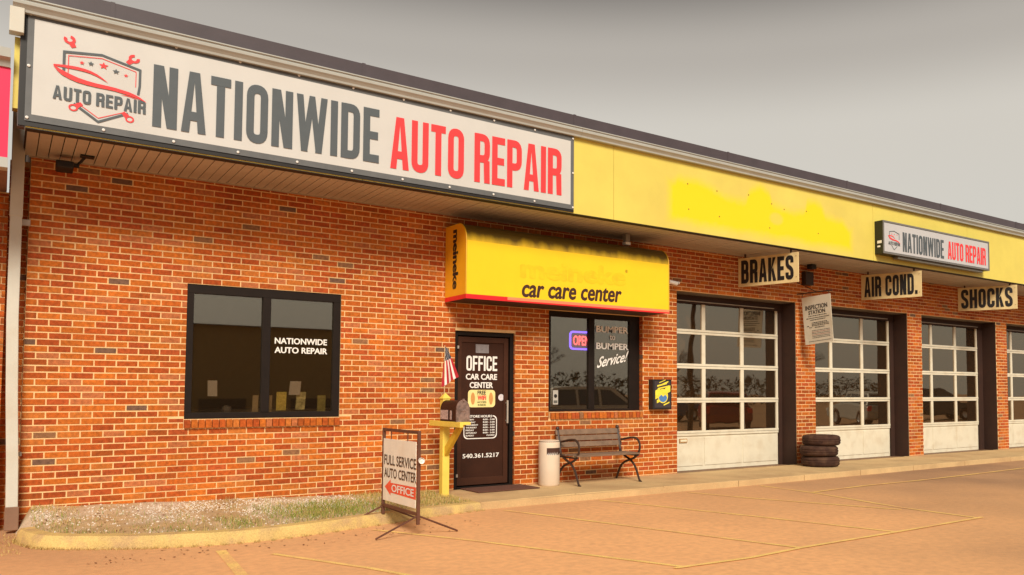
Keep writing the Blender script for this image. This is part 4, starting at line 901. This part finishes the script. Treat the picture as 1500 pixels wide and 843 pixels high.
# ================================================================== MAILBOX, FLAG
mp_ = thing('mailbox', 'dark mailbox on yellow painted post beside the office door', 'mailbox', (4.37,-.52,-.05)); RM = Rel(mp_)
mb = MB(); hx = .047
mb.box(4.323, 4.417, -.567, -.473, -.10, 1.185)
mb.v += [(4.310,-.580,1.185),(4.430,-.580,1.185),(4.430,-.460,1.185),(4.310,-.460,1.185),(4.37,-.52,1.265)]; q = len(mb.v)-5
mb.f += [(q,q+1,q+4),(q+1,q+2,q+4),(q+2,q+3,q+4),(q+3,q,q+4),(q+3,q+2,q+1,q)]; mb.m += [0]*5
RM(mb, 'post', M_POST, bevel=.003)
RM(MB().box(4.276, 4.322, -1.14, -.25, .838, .905).box(4.322, 4.42, -1.14, -.568, .870, .905), 'arm', M_POST, bevel=.004)
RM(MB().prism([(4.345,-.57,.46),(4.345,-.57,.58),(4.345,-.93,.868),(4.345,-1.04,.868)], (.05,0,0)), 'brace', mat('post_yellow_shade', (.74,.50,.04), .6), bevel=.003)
arch = [(-.085,0),(.085,0),(.085,.14)]+[(.085*math.cos(R(a)), .14+.12*math.sin(R(a))) for a in range(15, 180, 15)]+[(-.085,.14)]
cx, zb = 4.365, .907
RM(MB().prism([(cx+p[0], -.575, zb+p[1]) for p in arch], (0,-.45,0)), 'box', mat('mailbox_brown', (.025,.008,.006), .5, spec=.3), smooth=True)
RM(MB().prism([(cx+p[0]*1.06, -1.026, zb-.004+p[1]*1.04) for p in arch], (0,-.016,0)), 'door', mat('worn_grey_metal', (.20,.13,.11), .6, .5, 22), smooth=True)
RM(MB().box(cx-.0885, cx-.0865, -.80, -.585, .93, 1.045), 'sticker', mat('worn_sticker', (.48,.36,.33), .7, .5, 40))
RM(MB().box(cx-.0885, cx-.0865, -.905, -.86, .93, 1.04), 'sticker', mat('worn_sticker', (.48,.36,.33), .7, .5, 40))
RM(MB().box(cx-.045, cx+.035, -1.05, -1.043, 1.03, 1.05).box(cx-.01, cx+.01, -1.06, -1.03, 1.155, 1.185), 'latch', mat('worn_grey_metal', (.20,.13,.11), .6))
fg = thing('flag', 'small american flag drooping from a thin stick on mailbox post', 'flag', (4.36,-.53,1.25)); RG = Rel(fg)
RG(MB().tube([(4.355,-.53,1.24),(4.352,-.53,1.86)], .006, 6), 'stick', mat('stick_wood', (.62,.42,.22), .7))
nu, nv = 26, 30; mb = MB()
for i in range(nu+1):
    for j in range(nv+1):
        u = i/nu; v = j/nv              # v down the stick edge, u across the stripes
        x = 4.352+(.014+.175*v**.8)*u - .035*v*(1-u); z = 1.84-.46*v - .00*u + .085*u*v - .05*(1-u)*v
        y = -.535+.018*math.sin(u*9+v*2)*v
        mb.v.append((x, y, z))
for i in range(nu):
    for j in range(nv):
        q = i*(nv+1)+j; u = (i+.5)/nu; v = (j+.5)/nv; s = int(u*7)
        mi = 2 if v < .36 else (0 if s % 2 == 0 else 1)
        if mi == 2 and (i*7+j*5) % 9 == 0: mi = 1
        mb.f.append((q, q+nv+1, q+nv+2, q+1)); mb.m.append(mi)
RG(mb, 'cloth', [mat('flag_red', (.42,.010,.020), .8), mat('flag_white', (.80,.75,.70), .8), mat('flag_blue', (.025,.025,.045), .8)], smooth=True)

# ================================================================== A-FRAME SIGN
af = thing('sandwich_board', 'metal frame pavement sign reading FULL SERVICE AUTO CENTER OFFICE', 'sign', (3.1,-2.15,AZ)); RQ = Rel(af)
M_FR = mat('frame_dark_red', (.12,.045,.025), .6, .2)
X_ = 3.12
ya, yb = -1.68, -2.62; zt, zb = .885, .125
def bar(mb, p, q, r_): mb.tube([p, q], r_, 4)
mb = MB(); mb.box(X_-.015,X_+.015,ya-.03,ya,-.02,zt).box(X_-.015,X_+.015,yb,yb+.03,-.02,zt).box(X_-.014,X_+.014,yb+.03,ya-.03,zt-.032,zt-.002).box(X_-.014,X_+.014,yb+.03,ya-.03,.06,.09)
RQ(mb, 'frame', M_FR, bevel=.003)
for y in (ya-.015, yb+.015):
    for sgn in (-1, 1):
        RQ(MB().tube([(X_+sgn*.01, y, .06), (X_+sgn*.42, y, AZ+.012)], .010, 5), 'leg', M_FR)
RQ(MB().box(X_-.012, X_-.004, yb+.06, ya-.035, .13, .775), 'panel', mat('panel_cream', (.84,.80,.70), .6, .06, 5, tint=(.74,.60,.44), tscale=3, tfac=.4), bevel=.002)
for y in (-1.92, -2.35): RQ(MB().tube([(X_-.008,y,.77),(X_-.008,y,.86)], .006, 5), 'hanger', M_FR)
Ux = (0,-.83,0); NXm = (-1,0,0)
text('FULL SERVICE', (X_-.012,-1.745,.505), Ux, (0,0,.105), NXm, 'lettering', mat('print_worn_brown', (.10,.050,.025), .7), af, bold=.015)
text('AUTO CENTER', (X_-.012,-1.75,.375), Ux, (0,0,.100), NXm, 'lettering', mat('print_worn_brown', (.10,.050,.025), .7), af, bold=.015)
M_FRED = mat('print_faded_red', (.85,.11,.05), .6)
mb = MB(); mb.poly([(X_-.0135,-1.90,.225),(X_-.0135,-2.575,.215),(X_-.0135,-2.575,.335),(X_-.0135,-1.90,.325)]).poly([(X_-.0137,-1.77,.275),(X_-.0137,-1.93,.195),(X_-.0137,-1.93,.36)])
RQ(mb, 'arrow', M_FRED)
text('OFFICE', (X_-.0137,-1.96,.238), (0,-.57,0), (0,0,.076), NXm, 'lettering', M_LET, af, bold=.02)
RQ(MB().tube([(X_,yb-.0,.60),(X_,yb-.05,.60)], .012, 6).lathe([(.03,0),(.03,.02),(.0,.02)], (X_,yb-.06,.60), 12, axis='y'), 'spring_clip', M_LET)

# ================================================================== BENCH
bn_ = thing('park_bench', 'weathered wooden slat bench with curved iron ends under the office window', 'bench', (6.9,-.35,WZ)); RBn = Rel(bn_)
def bez(pts, n=12):
    P = [Vector(p) for p in pts]; o = []
    for i in range(0, len(P)-3, 3):
        for k in range(n): t = k/n; o.append(P[i]*(1-t)**3+3*P[i+1]*t*(1-t)**2+3*P[i+2]*t*t*(1-t)+P[i+3]*t**3)
    o.append(P[-1]); return o
for x in (6.34, 7.42):
    c = lambda pts: [(x, p[0], p[1]) for p in bez(pts)]
    mb = MB()
    mb.tube(c([(-.66,WZ+.01),(-.60,.02),(-.60,.20),(-.40,.28),(-.25,.33),(-.20,.36),(-.18,.42)]), .017, 6)      # front leg sweeping up to the back
    mb.tube(c([(-.08,WZ+.01),(-.13,.02),(-.14,.18),(-.32,.24),(-.45,.28),(-.58,.30),(-.60,.38)]), .017, 6)      # rear leg crossing to the front
    mb.tube(c([(-.60,.36),(-.70,.45),(-.66,.60),(-.52,.60),(-.38,.60),(-.30,.57),(-.20,.56)]), .017, 6)         # arm loop
    mb.tube(c([(-.18,.36),(-.17,.48),(-.13,.60),(-.10,.72)]), [.02]*13, 6)
    mb.tube([(x,-.62,.345),(x,-.18,.345)], .014, 6)
    mb.lathe([(0,-.032),(.02,-.025),(.03,0),(.02,.025),(0,.032)], (x,-.098,.745), 10)
    mb.tube([(x,-.64,WZ+.008),(x,-.69,WZ+.008)], .014, 6)
    RBn(mb, 'end_frame', M_IRON, smooth=True)
for i, (y, z) in enumerate(((-.60,.362),(-.50,.366),(-.40,.366),(-.30,.364))):
    RBn(MB().box(6.32, 7.44, y-.042, y+.042, z, z+.024), 'seat_slat', M_WOOD, bevel=.004)
for i, z in enumerate((.475,.565,.655)):
    yy = -.165+(z-.45)*.25
    RBn(MB().prism([(6.30,yy-.012,z),(6.30,yy+.008,z-.002),(6.30,yy+.026,z+.072),(6.30,yy+.006,z+.074)], (1.16,0,0)), 'back_slat', M_WOOD, bevel=.004)
# ================================================================== ASH BIN
tb = thing('litter_bin', 'pale cylindrical ash bin with dark side opening beside the bench', 'bin', (6.09,-.27,WZ)); RTb = Rel(tb)
seg = 40; prof = [(.135,.0),(.150,.02),(.150,.30),(.150,.43),(.150,.53),(.150,.60),(.138,.632),(.0,.635)]
def skp(k, i):
    a = 360*k/seg; return i == 3 and 222 < a < 336
RTb(MB().lathe(prof, (6.09,-.27,WZ), seg, skip=skp), 'shell', mat('bin_cream', (.72,.58,.45), .6, .05, 4, .2), smooth=True)
RTb(MB().lathe([(.0,.25),(.146,.25),(.146,.62),(0,.62)], (6.09,-.27,WZ), 30), 'liner', mat('liner_dark', (.06,.02,.012), .8))
mb = MB(); random.seed(5)
for k in range(10):
    a = R(226+k*10.5); r_ = .150; p = Vector((6.09+r_*math.cos(a), -.27+r_*math.sin(a), WZ+.43)); q = Vector((6.09+r_*math.cos(a+.12), -.27+r_*math.sin(a+.12), WZ+.43))
    mb.poly([p, q, (p+q)/2+Vector((0.01,-.012,random.uniform(.015,.05)))])
RTb(mb, 'bag_edge', M_LET)

# ================================================================== TYRES
def tyre_mesh():
    mb = MB(); s = 48; pr = [(.20,.02),(.225,.006),(.27,0),(.31,.012),(.332,.035),(.338,.06),(.331,.065),(.331,.075),(.340,.080),(.340,.105),(.331,.110),(.331,.120),(.338,.125),(.332,.15),(.31,.173),(.27,.185),(.225,.179),(.20,.165),(.185,.12),(.185,.065),(.20,.02)]
    mb.lathe(pr, (0,0,0), s); return mb
tme = None
for i, (x, y, z, r_, lb) in enumerate(((11.69,-.48,WZ+.001,0,'lowest of three worn black tyres stacked by brick pier'),(11.66,-.475,WZ+.187,1,'middle of three worn black tyres stacked by brick pier'),(11.71,-.49,WZ+.373,2,'topmost of three worn black tyres stacked by brick pier'))):
    if tme is None: o = tyre_mesh().obj('tyre', M_RUB, smooth=True); tme = o.data
    else: o = bpy.data.objects.new('tyre', tme); C.objects.link(o)
    o.location = (x, y, z); o.rotation_euler = (0, 0, r_*.7); tag(o, lb, 'tyre', 'tyres stacked by the pier')

# ---- doormat
o = MB().box(0,.93,-.52,0,0,.014).obj('doormat', mat('mat_brown', (.13,.05,.03), .95, .15, 40, .5), bevel=.004); o.location = (4.84,-.03,WZ+.004); tag(o, 'flat brown doormat on the walk at the office door', 'doormat')

# ================================================================== ACROSS THE LOT (seen in the glass)
def car(label, loc, rz, col, tall=0., nm='parked_car'):
    t = thing(nm, label, 'car', loc, None); L2, W2 = 2.3, .90; H = 1.48+tall
    pm = mat('car_paint_'+col[0], col[1], .25, .03, 2, spec=.8)
    side = [(-2.25,.35),(-2.28,.62),(-2.20,.86),(-1.9,.95),(.95,.97),(1.55,.90),(2.15,.78),(2.30,.62),(2.27,.35),(1.85,.28),(1.80,.50),(1.62,.64),(1.38,.68),(1.15,.62),(1.0,.45),(.97,.27),(-.95,.27),(-1.0,.47),(-1.15,.62),(-1.38,.68),(-1.62,.62),(-1.78,.48),(-1.83,.28)]
    mb = MB(); mb.prism([(x, -W2, z) for x, z in side], (0, 2*W2, 0)); mb.obj('body', pm, t, bevel=.05)
    roof = [(-2.0-.1*(tall > 0),.94),(-1.75-.2*(tall > 0),H-.06),(-1.3,H),(.1,H),(.35,H-.04),(1.12,.94)]
    mb = MB(); n_ = len(roof); a = [(x, -(W2-.06-.16*(z-.94)/(H-.94)), z) for x, z in roof]; b_2 = [(x, -y, z) for x, y, z in a]
    mb.v = a+b_2; mb.f = [tuple(range(n_))[::-1], tuple(range(n_, 2*n_))]+[(i, i+1, n_+i+1, n_+i) for i in range(n_-1)]; mb.m = [0]*len(mb.f)
    mb.obj('cabin', pm, t, bevel=.03)
    gm = mat('car_glass', (.02,.02,.022), .08, spec=.9)
    for s in (-1, 1):
        for q in ([(-1.85,1.0),(-1.66-.1*(tall>0),H-.12),(-1.15,H-.10),(-1.15,1.0)], [(-1.05,1.0),(-1.05,H-.10),(-.30,H-.10),(-.30,1.0)], [(-.20,1.0),(-.20,H-.10),(.18,H-.12),(.86,1.0)]):
            pts = [(x, s*(W2-.06-.16*(z-.94)/(H-.94)+.012), z) for x, z in q]; mb = MB(); mb.prism(pts, (0, -s*.01, 0)); mb.obj('window', gm, t)
    mb = MB(); mb.prism([(.46,-.66,H-.12),(.46,.66,H-.12),(1.13,.74,1.0),(1.13,-.74,1.0)], (.03,0,.02)).obj('windscreen', gm, t)
    mb = MB(); mb.prism([(-1.85,-.64,H-.14),(-1.85,.64,H-.14),(-2.06,.70,1.02),(-2.06,-.70,1.02)], (-.03,0,.01)).obj('rear_window', gm, t)
    for x in (-1.39, 1.38):
        for s in (-1, 1):
            wl = MB().lathe([(.19,-.09),(.30,-.10),(.335,-.06),(.335,.06),(.30,.10),(.19,.09)], (x, s*.80, .335), 24, axis='y').obj('wheel', M_RUB, t, smooth=True)
            MB().lathe([(0,s*.075),(.06,s*.085),(.17,s*.07),(.195,s*.085)], (x, s*.80, .335), 16, axis='y').obj('rim', mat('rim_silver', (.5,.5,.5), .3, metal=.7), wl, smooth=True)
    for s in (-1, 1):
        MB().box(2.20, 2.30, s*.78-.13, s*.78+.13, .62, .76).obj('headlight', mat('lamp_clear', (.8,.8,.8), .1), t, bevel=.02)
        MB().box(-2.30, -2.22, s*.80-.10, s*.80+.10, .66, .88).obj('tail_light', mat('lamp_red', (.6,.01,.01), .2), t, bevel=.02)
    t.rotation_euler.z = rz; return t
car('white estate car parked across the lot, seen in the office window', (16.2,-12.6,AZ), R(6), ('white', (.62,.60,.56)), .14)
car('dark red car parked facing away, seen in the first bay door', (22.9,-12.7,AZ), R(-50), ('dark_red', (.25,.012,.012)), 0)
car('silver car parked further right, seen in the second bay door', (31,-12.0,AZ), R(-60), ('silver', (.35,.35,.34)), 0)
car('black pickup-sized car parked far across the lot, seen in the third bay door', (41,-15,AZ), R(30), ('black', (.02,.02,.02)), .2)
car('blue car parked between the white and dark red cars across the lot', (27.5,-22,AZ), R(15), ('blue', (.03,.06,.16)), 0)
random.seed(21); mb = MB()
for i in range(6500):
    x = random.uniform(14, 120); y = -62+random.uniform(-3, 3)-.15*(x-60); hmax = 3.2+1.6*noise.noise(Vector((x*.11, 0, 0)))+.8*noise.noise(Vector((x*.5, 0, 3))); z = AZ+random.uniform(0, 1)**.7*hmax; q = random.uniform(.14,.38)
    v = [Vector((random.uniform(-q,q), random.uniform(-q,q), random.uniform(-q,q))) for _ in range(3)]; mb.poly([Vector((x,y,z))+k for k in v])
tag(mb.obj('tree_line', mat('far_foliage', (.06,.055,.025), .9, .4, 3), kind='stuff'), 'dark line of far trees beyond the lot, seen only in glass', 'trees')
ob = thing('warehouse', 'long low dark building across the lot, seen in the left window', 'building', (2,-34,AZ)); RO2 = Rel(ob)
RO2(MB().box(-16, 15.5, -46, -30.5, AZ, 4.35), 'wall', mat('warehouse_wall', (.36,.26,.12), .9, .1))
RO2(MB().prism([(-16.4,-30,4.35),(-16.4,-38,4.9),(-16.4,-46.4,4.35)], (32.3,0,0)), 'roof', mat('warehouse_roof', (.20,.18,.16), .8))
for i in range(7): RO2(MB().box(-13+i*4, -11+i*4, -30.52, -30.45, .4, 1.0), 'window', mat('warehouse_window', (.08,.06,.04), .4))
random.seed(11)
def bare_tree(loc, h, label):
    t = thing('bare_tree', label, 'tree', loc, 'bare trees across the lot'); mb = MB(); br = MB()
    mb.tube([(0,0,0),(.05,.02,h*.3),(.0,.05,h*.5)], [.18,.14,.10], 7)
    def grow(p, d, L3, r_, k):
        q = p+d*L3; br.tube([tuple(p), tuple((p+q)/2+Vector((random.uniform(-.05,.05),)*3)*L3), tuple(q)], [r_, r_*.8, r_*.6], 4, caps=False)
        if k:
            for _ in range(3): grow(q, (d+Vector((random.uniform(-.8,.8), random.uniform(-.8,.8), random.uniform(-.2,.6)))).normalized(), L3*.72, r_*.6, k-1)
    for i in range(4): grow(Vector((0,.05,h*(.38+.04*i))), Vector((math.cos(i*1.7)*.7, math.sin(i*1.7)*.7, .8)).normalized(), h*.2, .07, 4)
    m_ = mat('bark', (.05,.035,.025), .9); mb.obj('trunk', m_, t); br.obj('crown', m_, t)
for x, y, h, lb in ((38,-34,5.2,'bare tree nearest the utility pole, across the lot'),(52,-34,5.5,'bare tree farthest right across the lot'),(34,-46,6,'tall bare tree beside the warehouse'),(22,-52,6,'bare tree at the warehouse corner')): bare_tree((x,y,AZ), h, lb)
up = thing('utility_pole', 'leaning wooden utility pole with crossarm across the lot', 'utility pole', (19.5,-10.9,AZ)); RU = Rel(up)
mp2 = mat('pole_wood', (.07,.045,.03), .9)
RU(MB().tube([(19.5,-10.9,AZ),(19.5,-10.8,4.0),(20.2,-10.7,8.0)], [.09,.08,.06], 8), 'pole', mp2); RU(MB().box(18.6,21.0,-10.85,-10.72,4.9,5.04), 'crossarm', mp2)
# far pole and wire behind the building at right
u2 = thing('utility_pole', 'thin distant pole top showing above the roof at far right', 'utility pole', (62,34,0)); RU2 = Rel(u2)
RU2(MB().tube([(62,34,0),(62,34,17.6)], .14, 8), 'pole', mp2)
RU2(MB().tube([(62,34,16.4),(75,22,15.9),(90,8,16.4)], .03, 4).tube([(62,34,16.4),(56,40,15.9)], .03, 4), 'wire', mp2)
